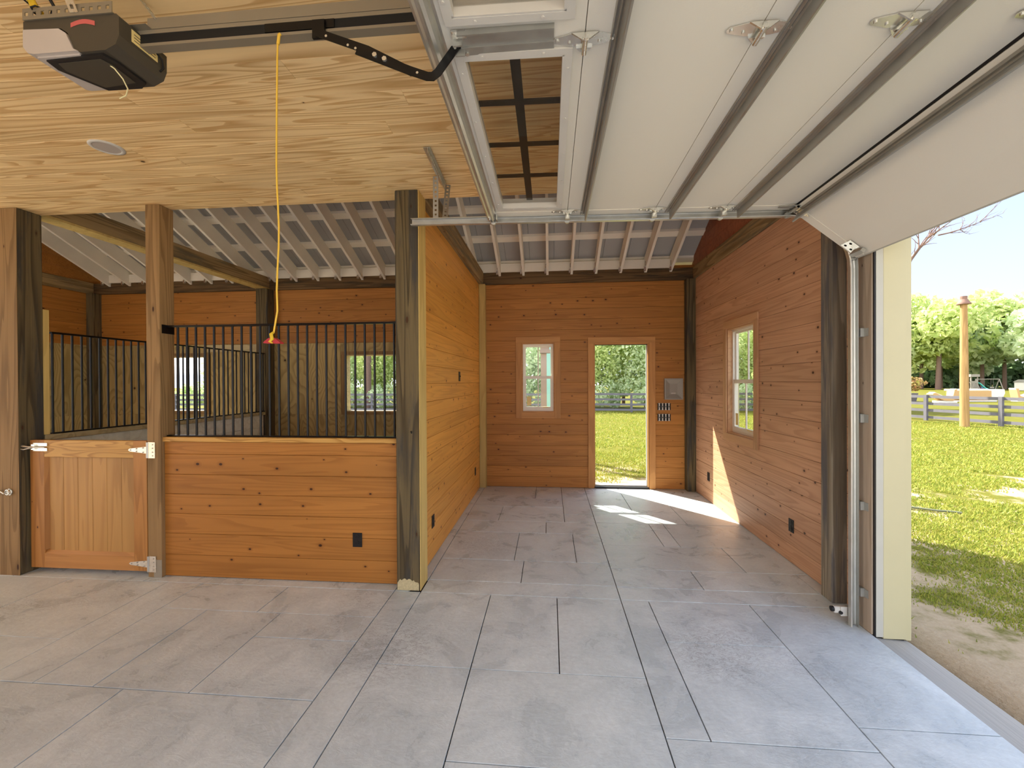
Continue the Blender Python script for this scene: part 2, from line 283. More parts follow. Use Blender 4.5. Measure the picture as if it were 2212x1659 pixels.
# ------------------------------------------------------------------ builders
INFO = {}     # object -> (root, offset in the root's frame)
def tag(o, label=None, cat=None, group=None, kind=None):
    if label: o['label'] = label
    if cat: o['category'] = cat
    if group: o['group'] = group
    if kind: o['kind'] = kind
    return o
def root(name, loc, label=None, cat=None, group=None, kind=None):
    o = bpy.data.objects.new(name, None); COL.objects.link(o); o.location = loc; o.empty_display_size = 0.1
    INFO[o] = (o, Vector(loc)); return tag(o, label, cat, group, kind)
def link(o, parent, c):
    COL.objects.link(o); c = Vector(c)
    if parent is not None:
        o.parent = parent; o.location = c - INFO[parent][1]
    else: o.location = c
    INFO[o] = (parent, c); return o
class MB:
    def __init__(s): s.v = []; s.f = []; s.sm = []
    def add(s, vs, fs, smooth=False):
        k = len(s.v); s.v += [tuple(p) for p in vs]; s.f += [[i + k for i in f] for f in fs]; s.sm += [smooth] * len(fs); return s
    def box(s, x0, x1, y0, y1, z0, z1, c=0.0):
        if c <= 0:
            vs = [(x, y, z) for x in (x0, x1) for y in (y0, y1) for z in (z0, z1)]
            return s.add(vs, [(0, 1, 3, 2), (4, 6, 7, 5), (0, 4, 5, 1), (2, 3, 7, 6), (0, 2, 6, 4), (1, 5, 7, 3)])
        bm = bmesh.new(); bmesh.ops.create_cube(bm, size=1.0)
        for v in bm.verts: v.co = Vector(((x0 + x1) / 2 + v.co.x * (x1 - x0), (y0 + y1) / 2 + v.co.y * (y1 - y0), (z0 + z1) / 2 + v.co.z * (z1 - z0)))
        bmesh.ops.bevel(bm, geom=bm.edges[:], offset=c, segments=1, affect='EDGES')
        bm.verts.index_update(); s.add([v.co for v in bm.verts], [[v.index for v in f.verts] for f in bm.faces]); bm.free(); return s
    def prism(s, poly, axis, a, b):
        """polygon in the plane across `axis`, pushed from a to b"""
        def P(q, t): return {'x': (t, q[0], q[1]), 'y': (q[0], t, q[1]), 'z': (q[0], q[1], t)}[axis]
        n = len(poly); vs = [P(q, a) for q in poly] + [P(q, b) for q in poly]
        fs = [list(range(n))[::-1], list(range(n, 2 * n))] + [(i, (i + 1) % n, n + (i + 1) % n, n + i) for i in range(n)]
        return s.add(vs, fs)
    def cyl(s, p0, p1, r0, r1=None, n=10, caps=True, smooth=True):
        p0, p1 = Vector(p0), Vector(p1); r1 = r0 if r1 is None else r1; d = (p1 - p0).normalized()
        a = d.orthogonal().normalized(); b = d.cross(a); vs = []
        for p, r in ((p0, r0), (p1, r1)):
            for i in range(n):
                t = 2 * math.pi * i / n; vs.append(p + (a * math.cos(t) + b * math.sin(t)) * r)
        s.add(vs, [(i, (i + 1) % n, n + (i + 1) % n, n + i) for i in range(n)], smooth)
        if caps: s.add(vs[:n], [list(range(n))[::-1]]); s.add(vs[n:], [list(range(n))])
        return s
    def tube(s, pts, r, n=8, smooth=True):
        pts = [Vector(p) for p in pts]; R = r if isinstance(r, (list, tuple)) else [r] * len(pts); vs = []; a = None
        for i, p in enumerate(pts):
            d = (pts[min(i + 1, len(pts) - 1)] - pts[max(i - 1, 0)]).normalized()
            a = d.orthogonal().normalized() if a is None else (a - d * a.dot(d)).normalized()
            b = d.cross(a)
            vs += [p + (a * math.cos(2 * math.pi * j / n) + b * math.sin(2 * math.pi * j / n)) * R[i] for j in range(n)]
        fs = [(i * n + j, i * n + (j + 1) % n, (i + 1) * n + (j + 1) % n, (i + 1) * n + j) for i in range(len(pts) - 1) for j in range(n)]
        s.add(vs, fs, smooth); s.add(vs[:n], [list(range(n))[::-1]]); s.add(vs[-n:], [list(range(n))]); return s
    def strip(s, pts, w, t, side):
        """flat bar along pts: width w across `side`, thickness t along side"""
        pts = [Vector(p) for p in pts]; side = Vector(side).normalized(); vs = []
        for i, p in enumerate(pts):
            d1 = (pts[i] - pts[i - 1]).normalized() if i else None; d2 = (pts[i + 1] - pts[i]).normalized() if i < len(pts) - 1 else None
            d = ((d1 or d2) + (d2 or d1)).normalized(); u = d.cross(side).normalized()
            k = 1.0 if (d1 is None or d2 is None) else 1 / max(0.5, d.dot(d1))
            for a, b in ((-1, -1), (1, -1), (1, 1), (-1, 1)): vs.append(p + u * (a * w / 2 * k) + side * (b * t / 2))
        fs = [(i * 4 + j, i * 4 + (j + 1) % 4, i * 4 + 4 + (j + 1) % 4, i * 4 + 4 + j) for i in range(len(pts) - 1) for j in range(4)]
        n = len(vs); return s.add(vs, fs + [(3, 2, 1, 0), (n - 4, n - 3, n - 2, n - 1)])
    def map(s, f): s.v = [tuple(f(*p)) for p in s.v]; return s
    def build(s, name, mat, parent=None, at=None):
        a = np.array(s.v, dtype=float); c = (a.min(0) + a.max(0)) / 2 if at is None else np.array(at, float)
        me = bpy.data.meshes.new(name); me.from_pydata((a - c).tolist(), [], s.f); me.materials.append(MAT[mat] if isinstance(mat, str) else mat)
        me.polygons.foreach_set('use_smooth', s.sm); me.update()
        bm = bmesh.new(); bm.from_mesh(me); bmesh.ops.recalc_face_normals(bm, faces=bm.faces[:]); bm.to_mesh(me); bm.free()
        return link(bpy.data.objects.new(name, me), parent, c)
def box(name, mat, parent, x0, x1, y0, y1, z0, z1, c=0.0): return MB().box(x0, x1, y0, y1, z0, z1, c).build(name, mat, parent)
def copy_at(o, parent, c, rot=None):
    q = o.copy(); COL.objects.link(q); q.parent = parent; c = Vector(c); q.location = c - (INFO[parent][1] if parent else Vector())
    if rot is not None: q.rotation_euler = rot
    INFO[q] = (parent, c); return q

PLK = {}
def plank(parent, L, Wd, T, c, rot, mat, name='plank', ch=0.0025):
    """board: length on local x, width on z, show face towards local -y with eased long edges"""
    key = (round(L, 3), round(Wd, 3), T, mat)
    if key not in PLK:
        h, w, t = L / 2, Wd / 2, T / 2
        prof = [(-t + ch, -w), (t, -w), (t, w), (-t + ch, w), (-t, w - ch), (-t, -w + ch)]
        mb = MB().prism(prof, 'x', -h, h)
        me = bpy.data.meshes.new(name); me.from_pydata(mb.v, [], mb.f); me.materials.append(MAT[mat]); me.update()
        bm = bmesh.new(); bm.from_mesh(me); bmesh.ops.recalc_face_normals(bm, faces=bm.faces[:]); bm.to_mesh(me); bm.free()
        PLK[key] = me
    o = bpy.data.objects.new(name, PLK[key]); link(o, parent, c); o.rotation_euler = rot; return o

def boards(parent, a0, a1, z0, z1, h, holes, place, mat, T=0.02, gap=0.0022, rows=None, joint=None, name='plank'):
    """rows of boards over [a0,a1]x[z0,z1] cut around rectangular holes; place(a, z) -> (centre, rotation)"""
    zs = rows or [z0 + h * i for i in range(int((z1 - z0) / h + 0.999))] + [z1]
    for r0, r1 in zip(zs[:-1], zs[1:]):
        r1 = min(r1, z1)
        if r1 - r0 < 0.012: continue
        segs = [(a0, a1, r0, r1)]
        for (b0, b1, q0, q1) in holes:
            nxt = []
            for (s0, s1, t0, t1) in segs:
                if b1 <= s0 or b0 >= s1 or q1 <= t0 + 1e-4 or q0 >= t1 - 1e-4: nxt.append((s0, s1, t0, t1)); continue
                if b0 > s0: nxt.append((s0, b0, t0, t1))
                if b1 < s1: nxt.append((b1, s1, t0, t1))
                m0, m1 = max(s0, b0), min(s1, b1)
                if q0 > t0 + 0.006: nxt.append((m0, m1, t0, q0))
                if q1 < t1 - 0.006: nxt.append((m0, m1, q1, t1))
            segs = nxt
        fin = []
        for sg in segs:
            if joint and sg[1] - sg[0] > 3.4:
                j = sg[0] + (sg[1] - sg[0]) * RNG.uniform(0.25, 0.75); fin += [(sg[0], j, *sg[2:]), (j, sg[1], *sg[2:])]
            else: fin.append(sg)
        for (s0, s1, t0, t1) in fin:
            c, rot = place((s0 + s1) / 2, (t0 + t1) / 2)
            plank(parent, s1 - s0 - 0.001, t1 - t0 - gap, T, c, rot, mat, name)

def slab_with_holes(mb, a0, a1, z0, z1, holes, box3):
    """backing wall as boxes around holes"""
    xs = sorted({a0, a1, *[h[0] for h in holes], *[h[1] for h in holes]}); zs = sorted({z0, z1, *[h[2] for h in holes], *[h[3] for h in holes]})
    xs = [x for x in xs if a0 <= x <= a1]; zs = [z for z in zs if z0 <= z <= z1]
    for i in range(len(xs) - 1):
        run = None
        for k in range(len(zs) - 1):
            cx, cz = (xs[i] + xs[i + 1]) / 2, (zs[k] + zs[k + 1]) / 2
            if any(h[0] < cx < h[1] and h[2] < cz < h[3] for h in holes):
                if run: box3(mb, xs[i], xs[i + 1], *run); run = None
            else: run = (run[0], zs[k + 1]) if run else (zs[k], zs[k + 1])
        if run: box3(mb, xs[i], xs[i + 1], *run)
    return mb
HP = math.pi / 2

# ================================================================== THE SETTING
# ---- floor: base and every slab of the ashlar pattern
floor = tag(box('floor', 'joint', None, -9.3, 2.205, -1.9, 3.2, -0.16, -0.014), 'grey stamped concrete floor of the barn', 'floor', kind='structure')
box('base', 'joint', floor, -8.6, 2.46, 3.2, 7.3, -0.16, -0.014)
SL = [
 # back bay, left column
 (-1.08, -.257, 3.70, 4.16), (-.257, .56, 3.70, 4.16), (-1.08, -.355, 4.16, 4.935), (-.355, .253, 4.16, 4.935), (.253, .56, 4.16, 4.935),
 (-1.08, -.05, 4.935, 5.345), (-.05, .56, 4.935, 5.345), (-1.08, -.655, 5.345, 5.97), (-.655, .18, 5.345, 5.97), (-1.08, .18, 5.97, 6.395),
 (-1.08, -.223, 6.395, 7.12), (-.223, .18, 6.395, 7.12), (.18, .56, 5.345, 5.665), (.18, .56, 5.665, 6.60), (.18, .56, 6.60, 7.12), (-1.18, -1.08, 3.70, 7.12),
 # back bay, right column
 (.56, 1.282, 3.69, 4.05), (1.282, 2.2, 3.69, 4.05), (2.2, 2.34, 3.69, 4.05), (.56, 1.78, 4.05, 4.627), (1.78, 2.34, 4.05, 4.627),
 (.56, 1.2, 4.627, 5.345), (1.2, 1.37, 4.627, 5.345), (1.37, 2.34, 4.627, 5.345), (.56, 1.665, 5.345, 5.825), (.56, 1.1, 5.825, 7.12),
 (1.1, 1.665, 5.825, 7.12), (1.665, 2.34, 5.345, 7.12),
 # band under the posts and the aisle
 (-1.08, .56, 3.475, 3.70), (.56, 2.34, 3.475, 3.69), (-1.305, -1.08, .6, 3.475), (-1.08, -.49, 2.565, 3.475), (-1.08, -.49, .6, 2.565),
 (-.49, .052, 2.565, 3.475), (.052, .56, 2.565, 3.475), (-.49, .56, 1.928, 2.565), (-.49, .56, .6, 1.928), (.56, .775, 2.14, 3.475),
 (.775, 1.543, 2.936, 3.475), (.775, 1.543, 2.14, 2.936), (.56, 1.543, .6, 2.14), (1.543, 2.205, 2.287, 3.475), (1.543, 2.205, .6, 2.287),
 # in front of the stalls
 (-1.305, -1.18, 3.475, 3.70), (-2.24, -1.305, 3.07, 3.475), (-3.03, -2.24, 3.07, 3.475), (-3.6, -1.305, 3.475, 3.72), (-2.046, -1.305, 2.77, 3.07), (-2.046, -1.305, 2.235, 2.77),
 (-2.643, -2.046, 2.235, 3.07), (-3.03, -2.643, 2.235, 3.07), (-2.445, -1.305, .6, 2.235), (-3.36, -2.445, .6, 2.235), (-3.36, -3.03, 2.235, 3.475),
 (-4.3, -3.36, 2.638, 3.475), (-4.3, -3.36, 1.4, 2.638), (-4.9, -3.6, 3.475, 3.72), (-5.2, -4.3, 1.4, 3.475), (-4.3, -3.36, .6, 1.4), (-5.2, -4.3, .6, 1.4),
 (-6.9, -5.2, .6, 2.2), (-9.2, -6.9, .6, 2.2), (-6.9, -5.2, 2.2, 3.72), (-9.2, -6.9, 2.2, 3.72), (-5.2, -4.9, 3.475, 3.72),
 # behind the camera
 (-9.2, -5.2, -1.88, .6), (-5.2, -2.445, -1.88, .6), (-2.445, -.49, -1.88, .6), (-.49, 1.0, -1.88, .6), (1.0, 2.205, -1.88, .6),
 # inside the two stalls
 (-8.5, -6.7, 3.72, 7.1), (-6.7, -4.9, 3.72, 7.1), (-4.9, -3.1, 3.72, 7.1), (-3.1, -1.2, 3.72, 7.1)]
for (x0, x1, y0, y1) in SL:
    g = 0.0034; c = 0.001; z0 = -0.0145
    top = RNG.uniform(-0.0006, 0.0004); a, b, p, q = x0 + g, x1 - g, y0 + g, y1 - g
    vs = [(a, p, z0), (b, p, z0), (b, q, z0), (a, q, z0), (a, p, top - c), (b, p, top - c), (b, q, top - c), (a, q, top - c),
          (a + c, p + c, top), (b - c, p + c, top), (b - c, q - c, top), (a + c, q - c, top)]
    fs = [(0, 1, 5, 4), (1, 2, 6, 5), (2, 3, 7, 6), (3, 0, 4, 7), (4, 5, 9, 8), (5, 6, 10, 9), (6, 7, 11, 10), (7, 4, 8, 11), (8, 9, 10, 11)]
    MB().add(vs, fs).build('slab', 'concrete', floor)
# lowered broomed lip under the overhead door and the outer edge of the slab
sill = tag(MB().prism([(2.205, -0.010), (2.225, -0.022), (2.425, -0.034), (2.45, -0.05), (2.45, -0.3), (2.205, -0.3)], 'y', -1.9, 3.135).build('trim_1', 'broom'),
           'broomed concrete lip along the floor edge under the overhead door', 'threshold', kind='structure')

# ---- ground outside
def gz(x, y):
    d = max(-9.35 - x, x - 2.46, 0); e_ = max(-1.92 - y, y - 7.3, 0); r = math.hypot(d, e_)
    t = min(1, r / 9.0); z = -0.07 - 0.28 * (t * t * (3 - 2 * t))
    if r <= 0: return -0.28
    return z + (0.025 * math.sin(x * 1.7 + y * 0.6) * math.sin(y * 1.3 - x * 0.4) if r > 0.4 else 0)
gx = sorted(set([-190, -120, -80, -55, -40, -30] + [x * 1.0 for x in range(-24, -10)] + [-9.36, -9.34] + list(range(-9, 3)) + [2.455, 2.475] + [2.475 + 0.3 * i for i in range(1, 16)] + [7 + i for i in range(1, 24)] + [35, 42, 50, 60, 80, 110, 150, 200]))
gy = sorted(set([-60, -40, -25, -15, -10, -7, -5, -4, -3, -2, -1.93, -1.91] + [i * 0.5 for i in range(-2, 15)] + [7.29, 7.31] + [7.31 + 0.4 * i for i in range(1, 12)] + [12 + i for i in range(1, 26)] + [42, 48, 56, 66, 80, 100, 130, 180]))
vs = [(x, y, gz(x, y)) for y in gy for x in gx]; nx = len(gx)
fs = [(j * nx + i, j * nx + i + 1, (j + 1) * nx + i + 1, (j + 1) * nx + i) for j in range(len(gy) - 1) for i in range(nx - 1)]
gmb = MB().add(vs, fs, True)
tag(gmb.build('ground', 'ground'), 'sunny lawn with sandy bare patches around the barn', 'lawn', kind='structure')

# ---- back wall
ZB = 3.37; YB = 7.08
H_WIN = (-.46, .08, 1.243, 2.393); H_DOOR = (.722, 1.605, 0.0, 2.374)
H_S1 = (-3.505, -2.52, 1.25, 2.23); H_S2 = (-7.05, -6.07, 1.25, 2.23)
holes = [H_WIN, H_DOOR, H_S1, H_S2]
def bb(mb, a, b, z0, z1): mb.box(a, b, YB + 0.021, YB + 0.14, z0, z1)
wb = tag(slab_with_holes(MB(), -8.45, 2.43, 0, 3.62, holes, bb).build('wall_back', 'stain'), 'orange stained board wall at the back of the barn', 'wall', kind='structure')
pl = lambda a, z: ((a, YB + 0.01, z), (0, 0, 0))
boards(wb, -1.06, 2.16, 0.003, ZB, 0.1735, [H_WIN, H_DOOR], pl, 'stain')
boards(wb, -8.12, -5.01, 2.44, ZB, 0.186, [], pl, 'stain'); boards(wb, -4.80, -1.18, 2.44, ZB, 0.186, [], pl, 'stain')
for (a0, a1, hs) in ((-8.12, -5.01, [H_S2]), (-4.80, -1.18, [H_S1])):
    h = hs[0]; n = 3; wdt = (a1 - a0) / n
    for i in range(n):
        s0, s1 = a0 + wdt * i, a0 + wdt * (i + 1)
        for (b0, b1, q0, q1) in ((s0, s1, 0.003, 1.2), (s0, s1, 1.2, 2.438)):
            segs = [(b0, b1, q0, q1)]
            if q1 > h[2] and h[0] < s1 and h[1] > s0:
                segs = [x for x in ((b0, min(b1, h[0]), q0, q1), (max(b0, h[1]), b1, q0, q1), (max(b0, h[0]), min(b1, h[1]), q0, h[2]), (max(b0, h[0]), min(b1, h[1]), h[3], q1)) if x[1] - x[0] > .02 and x[3] - x[2] > .02]
            for (u0, u1, w0, w1) in segs: box('plywood_sheet', 'ply', wb, u0 + .0015, u1 - .0015, YB + .002, YB + .02, w0 + .0015, w1 - .0015)
box('top_strip', 'pale_x', wb, -6.05, -5.03, YB - .016, YB + .003, 2.30, 2.425)

# ---- right wall of the back bay
XR = 2.30; H_W2 = (5.02, 5.765, 1.078, 2.418)
def br(mb, a, b, z0, z1): mb.box(XR + 0.021, XR + 0.125, a, b, z0, z1)
wr = tag(slab_with_holes(MB(), 3.16, 7.2, 0, 3.37, [H_W2], br).build('wall_right', 'stain'), 'orange stained board wall with one window, right side of the bay', 'wall', kind='structure')
MB().prism([(3.16, 3.37), (7.2, 3.37), (7.2, 3.66), (3.69, 5.27), (3.16, 5.27)], 'x', XR + 0.021, XR + 0.125).build('gable_backing', 'stain_red', wr)
plr = lambda a, z: ((XR + 0.01, a, z), (0, 0, -HP))
boards(wr, 3.69, 7.07, 0.003, ZB, 0.1735, [H_W2], plr, 'stain_cool_lit')
boards(wr, 3.30, 3.53, 0.003, ZB, 0.1735, [], plr, 'stain_cool_lit')
zr = [3.572 + 0.1735 * i for i in range(9)]
def gable(parent, xa, xb, yend, mat):
    for a, b in zip(zr[:-1], zr[1:]):
        ya, yb_ = [min(yend, 6.95 - (q - 3.545 - .262) / 0.456) for q in (a, b - .002)]
        if yb_ > 3.75: MB().prism([(3.7, a), (ya, a), (yb_, b - .002), (3.7, b - .002)], 'x', xa, xb).build('plank', mat, parent)
gable(wr, XR, XR + .02, 7.05, 'stain_red')
# wall over the overhead door
wh = tag(box('wall_header', 'stain', None, XR - .08, XR + .125, -1.75, 3.16, 2.78, 3.36), 'timber wall over the overhead door opening', 'wall', kind='structure')
boards(wh, -1.75, 3.16, 2.80, 3.36, 0.187, [], lambda a, z: ((XR - .092, a, z), (0, 0, -HP)), 'stain', joint=True)

# ---- partition between bay and stalls (its bay side faces right)
XL = -1.16
wl = tag(box('wall_left', 'stain', None, XL - .10, XL - .021, 3.70, 7.1, 0, 3.37), 'orange stained board partition on the left of the bay', 'wall', kind='structure')
boards(wl, 3.70, 6.98, 0.003, ZB, 0.1735, [], lambda a, z: ((XL - 0.01, a, z), (0, 0, HP)), 'stain_bright_lit')
# ---- far left wall of the left stall
XF = -8.24
wf = tag(MB().prism([(3.5, 0), (7.2, 0), (7.2, 3.66), (3.69, 5.27), (3.5, 5.27)], 'x', XF - .14, XF - .021).build('wall_far_left', 'stain'), 'far left wall of the left stall, boards above plywood', 'wall', kind='structure')
plf = lambda a, z: ((XF - 0.01, a, z), (0, 0, HP))
boards(wf, 3.7, 7.0, 2.44, 3.37, 0.186, [], plf, 'stain')
gable(wf, XF - .02, XF, 7.0, 'stain')
for i in range(3):
    for (q0, q1) in ((.003, 1.2), (1.2, 2.438)): box('plywood_sheet', 'ply', wf, XF - .02, XF - .002, 3.7 + 1.1 * i, 4.798 + 1.1 * i, q0, q1)
# ---- loft wall above the ceiling edge
wlo = tag(box('wall_loft', 'stain', None, -8.45, 2.43, 3.56, 3.66, 3.40, 4.98), 'board wall of the loft above the ceiling edge', 'wall', kind='structure')
boards(wlo, -8.4, 2.4, 3.40, 4.98, 0.1735, [], lambda a, z: ((a, 3.672, z), (0, 0, math.pi)), 'stain', joint=True)
# ---- unseen front wall behind the camera, placed to dim light on the stall front
wfr = tag(box('wall_front', 'stain', None, -9.2, -2.6, -1.75, -1.62, 0, 3.36), 'unseen board wall at the barn front, placed to cut light on the stalls', 'wall', kind='structure')
boards(wfr, -9.2, -2.6, 0.003, 3.36, 0.1735, [], lambda a, z: ((a, -1.609, z), (0, 0, math.pi)), 'stain', joint=True)

# ---- ceiling
ZC = 3.364
ceil = tag(box('ceiling', 'pine', None, -9.2, 2.30, -1.6, 3.683, ZC + .019, ZC + .13), 'honey pine board ceiling over the aisle', 'ceiling', kind='structure')
y = 3.685; row = 0
while y > -1.55:
    w = 0.185 if row == 0 else 0.1335
    x = -9.2 - RNG.uniform(0, 2.0)
    while x < 2.30:
        L = RNG.uniform(2.6, 4.9); a, b = max(x, -9.2), min(x + L, 2.30)
        if b - a > 0.15: plank(ceil, b - a - .001, w - .0012, .018, ((a + b) / 2, y - w / 2, ZC + .009), (HP, 0, 0), 'pine', 'plank', 0.0018)
        x += L
    y -= w; row += 1

# ---- roof over bay and stalls
def rz(y): return 3.545 + (6.95 - y) * 0.456
roof = tag(MB().prism([(7.35, rz(7.35) + .336), (3.66, rz(3.66) + .336), (3.66, rz(3.66) + .375), (7.35, rz(7.35) + .375)], 'x', -8.6, 2.62).build('roof', 'deck'), 'sloping shed roof with white rafters', 'roof', kind='structure')
RX = [-0.028 + 0.3935 * i for i in range(-20, 6)]
raf = None
for x in RX:
    c = (x, 5.42, rz(5.42) + .1175)
    if raf is None:
        raf = MB().prism([(7.2, rz(7.2)), (3.68, rz(3.68)), (3.68, rz(3.68) + .235), (7.2, rz(7.2) + .235)], 'x', x - .019, x + .019).build('rafter', 'white_paint', roof)
        c0 = INFO[raf][1]; r = raf; cl = None
    else: r = copy_at(raf, roof, (x, c0.y, c0.z))
    zz = 3.555
    if cl is None:
        cl = MB().box(x - .048, x - .020, 6.925, 6.95, zz - .055, zz + .02).box(x - .032, x - .019, 6.93, 6.955, zz + .01, zz + .10).build('tie_clip', 'galv_bright', r); cc = INFO[cl][1] - Vector((x, 0, 0))
    else: copy_at(cl, r, Vector((x, 0, 0)) + cc)
for i in range(7):
    y = 7.12 - 0.54 * i; h = rz(y) + .235
    MB().prism([(y + .05, rz(y + .05) + .236), (y - .05, rz(y - .05) + .236), (y - .05, rz(y - .05) + .271), (y + .05, rz(y + .05) + .271)], 'x', -8.5, 2.36).build('purlin', 'white_paint', roof)
xs = -8.58
while xs < 2.5:
    MB().prism([(7.34, rz(7.34) + .2715), (3.67, rz(3.67) + .2715), (3.67, rz(3.67) + .335), (7.34, rz(7.34) + .335)], 'x', xs + .003, min(2.6, xs + .392)).build('roof_panel', 'deck', roof); xs += 0.3935
for i in range(len(RX) - 1):
    box('eave_board', 'white_paint', roof, RX[i] + .0195, RX[i + 1] - .0195, 7.01, 7.035, 3.56, 3.70)

# ---- posts and beams
def timber(name, mat, x0, x1, y0, y1, z0, z1, label, cat, c=0.006, side=None):
    o = tag(box(name, mat, None, x0, x1, y0, y1, z0, z1, c), label, cat, kind='structure'); return o
pA = timber('timber_post', 'post_dark', -1.291, -1.091, 3.490, 3.695, 0, 3.363, 'dark weathered square post at the corner between stall and bay', 'post')
box('facing_board', 'post_pale', pA, -1.0905, -1.0865, 3.492, 3.695, 0.0, 3.36)
tops = [.062, .085, .094, .088, .092, .104, .098, .090, .096, .101, .092, .084, .088, .078, .070, .074, .060]
px_ = [-1.284 + .0115 * k for k in range(17)]
outl = [(px_[0], .002)] + [(px_[-1], .002)] + [(x, z - (.004 if k % 2 else 0)) for k, (x, z) in reversed(list(enumerate(zip(px_, tops))))]
MB().prism(outl, 'y', 3.4868, 3.4902).build('mortar_smear', plain('dried_mortar', (196, 182, 142), 0.9, nz=0.35, nscale=60), pA)
pB = timber('timber_post', 'post_dark', -5.04, -4.838, 3.487, 3.685, 0, 3.363, 'big square post beside the latch of the half door, with a hook on it', 'post')
box('facing_board', 'post_tan', pB, -5.042, -4.836, 3.4835, 3.4868, 0.0, 3.36)
pM = timber('timber_post', 'post_tan', -3.624, -3.490, 3.545, 3.698, 0, 3.363, 'slim tan post that carries the half door hinges', 'post', 0.004)
box('grey_patch', 'grey_paint', pM, -3.565, -3.489, 3.5425, 3.546, 0.0, 0.16)
timber('timber_post', 'post_grey', 2.20, 2.335, 3.545, 3.685, 0, 3.36, 'dark weathered post at the front end of the right wall, beside the door track', 'post')
timber('timber_post', 'post_pale', -1.16, -1.055, 6.985, 7.085, 0, 3.37, 'pale post in the back left corner of the bay', 'post', 0.004)
timber('timber_post', 'post_dark', 2.165, 2.30, 6.96, 7.09, 0, 3.37, 'dark grey post in the back right corner of the bay', 'post', 0.004)
timber('timber_post', 'post_dark', -8.31, -8.11, 6.93, 7.09, 0, 3.37, 'dark post in the far back corner of the left stall', 'post')
timber('timber_post', 'post_dark', -5.008, -4.80, 6.90, 7.09, 0, 3.37, 'dark post between the stalls at the back wall', 'post')
timber('timber_beam', 'beam', -8.45, 2.43, 7.045, 7.20, 3.371, 3.562, 'dark beam along the top of the back wall', 'beam')
timber('timber_beam', 'beam_y', 2.28, 2.42, 3.69, 7.04, 3.371, 3.57, 'weathered beam on top of the right wall', 'beam')
timber('timber_beam', 'beam_y', -1.289, -1.091, 3.70, 7.04, 3.371, 3.58, 'weathered beam on top of the partition between bay and stall', 'beam')
bs = timber('timber_beam', 'beam_y', -5.03, -4.85, 3.69, 7.04, 3.395, 3.585, 'long dark beam above the divider between the two stalls', 'beam')
box('soffit_board', 'post_pale', bs, -5.03, -4.85, 3.69, 7.04, 3.371, 3.394)
timber('timber_beam', 'beam_y', -8.42, -8.21, 3.70, 7.04, 3.371, 3.57, 'dark beam on top of the far left wall', 'beam')

# ---- stall front
sw = tag(box('wall_stall_front', 'stain', None, -3.485, -1.293, 3.602, 3.68, 0, 1.222), 'half height knotty board wall of the stall front', 'wall', kind='structure')
boards(sw, -3.488, -1.292, 0.004, 1.222, .2, [], lambda a, z: ((a, 3.591, z), (0, 0, 0)), 'stain', rows=[0.004, .20, .392, .572, .750, .928, 1.112, 1.222])
box('cap_rail', 'cap', sw, -3.515, -1.292, 3.565, 3.69, 1.224, 1.266, 0.004)
# ---- divider between the stalls
sd = tag(box('wall_stall_divider', 'pale', None, -5.0, -4.90, 3.69, 6.9, 0, 1.205), 'half height pale board divider between the two stalls', 'wall', kind='structure')
boards(sd, 3.70, 6.89, 0.004, 1.205, .2, [], lambda a, z: ((-4.889, a, z), (0, 0, HP)), 'pale', rows=[.004, .2, .4, .6, .8, 1.0, 1.205])
box('cap_rail', 'pale_x', sd, -5.01, -4.845, 3.70, 6.9, 1.207, 1.262, .004)
box('cleat', 'post_pale', sd, -4.885, -4.845, 3.69, 3.742, 1.263, 2.47, .003)

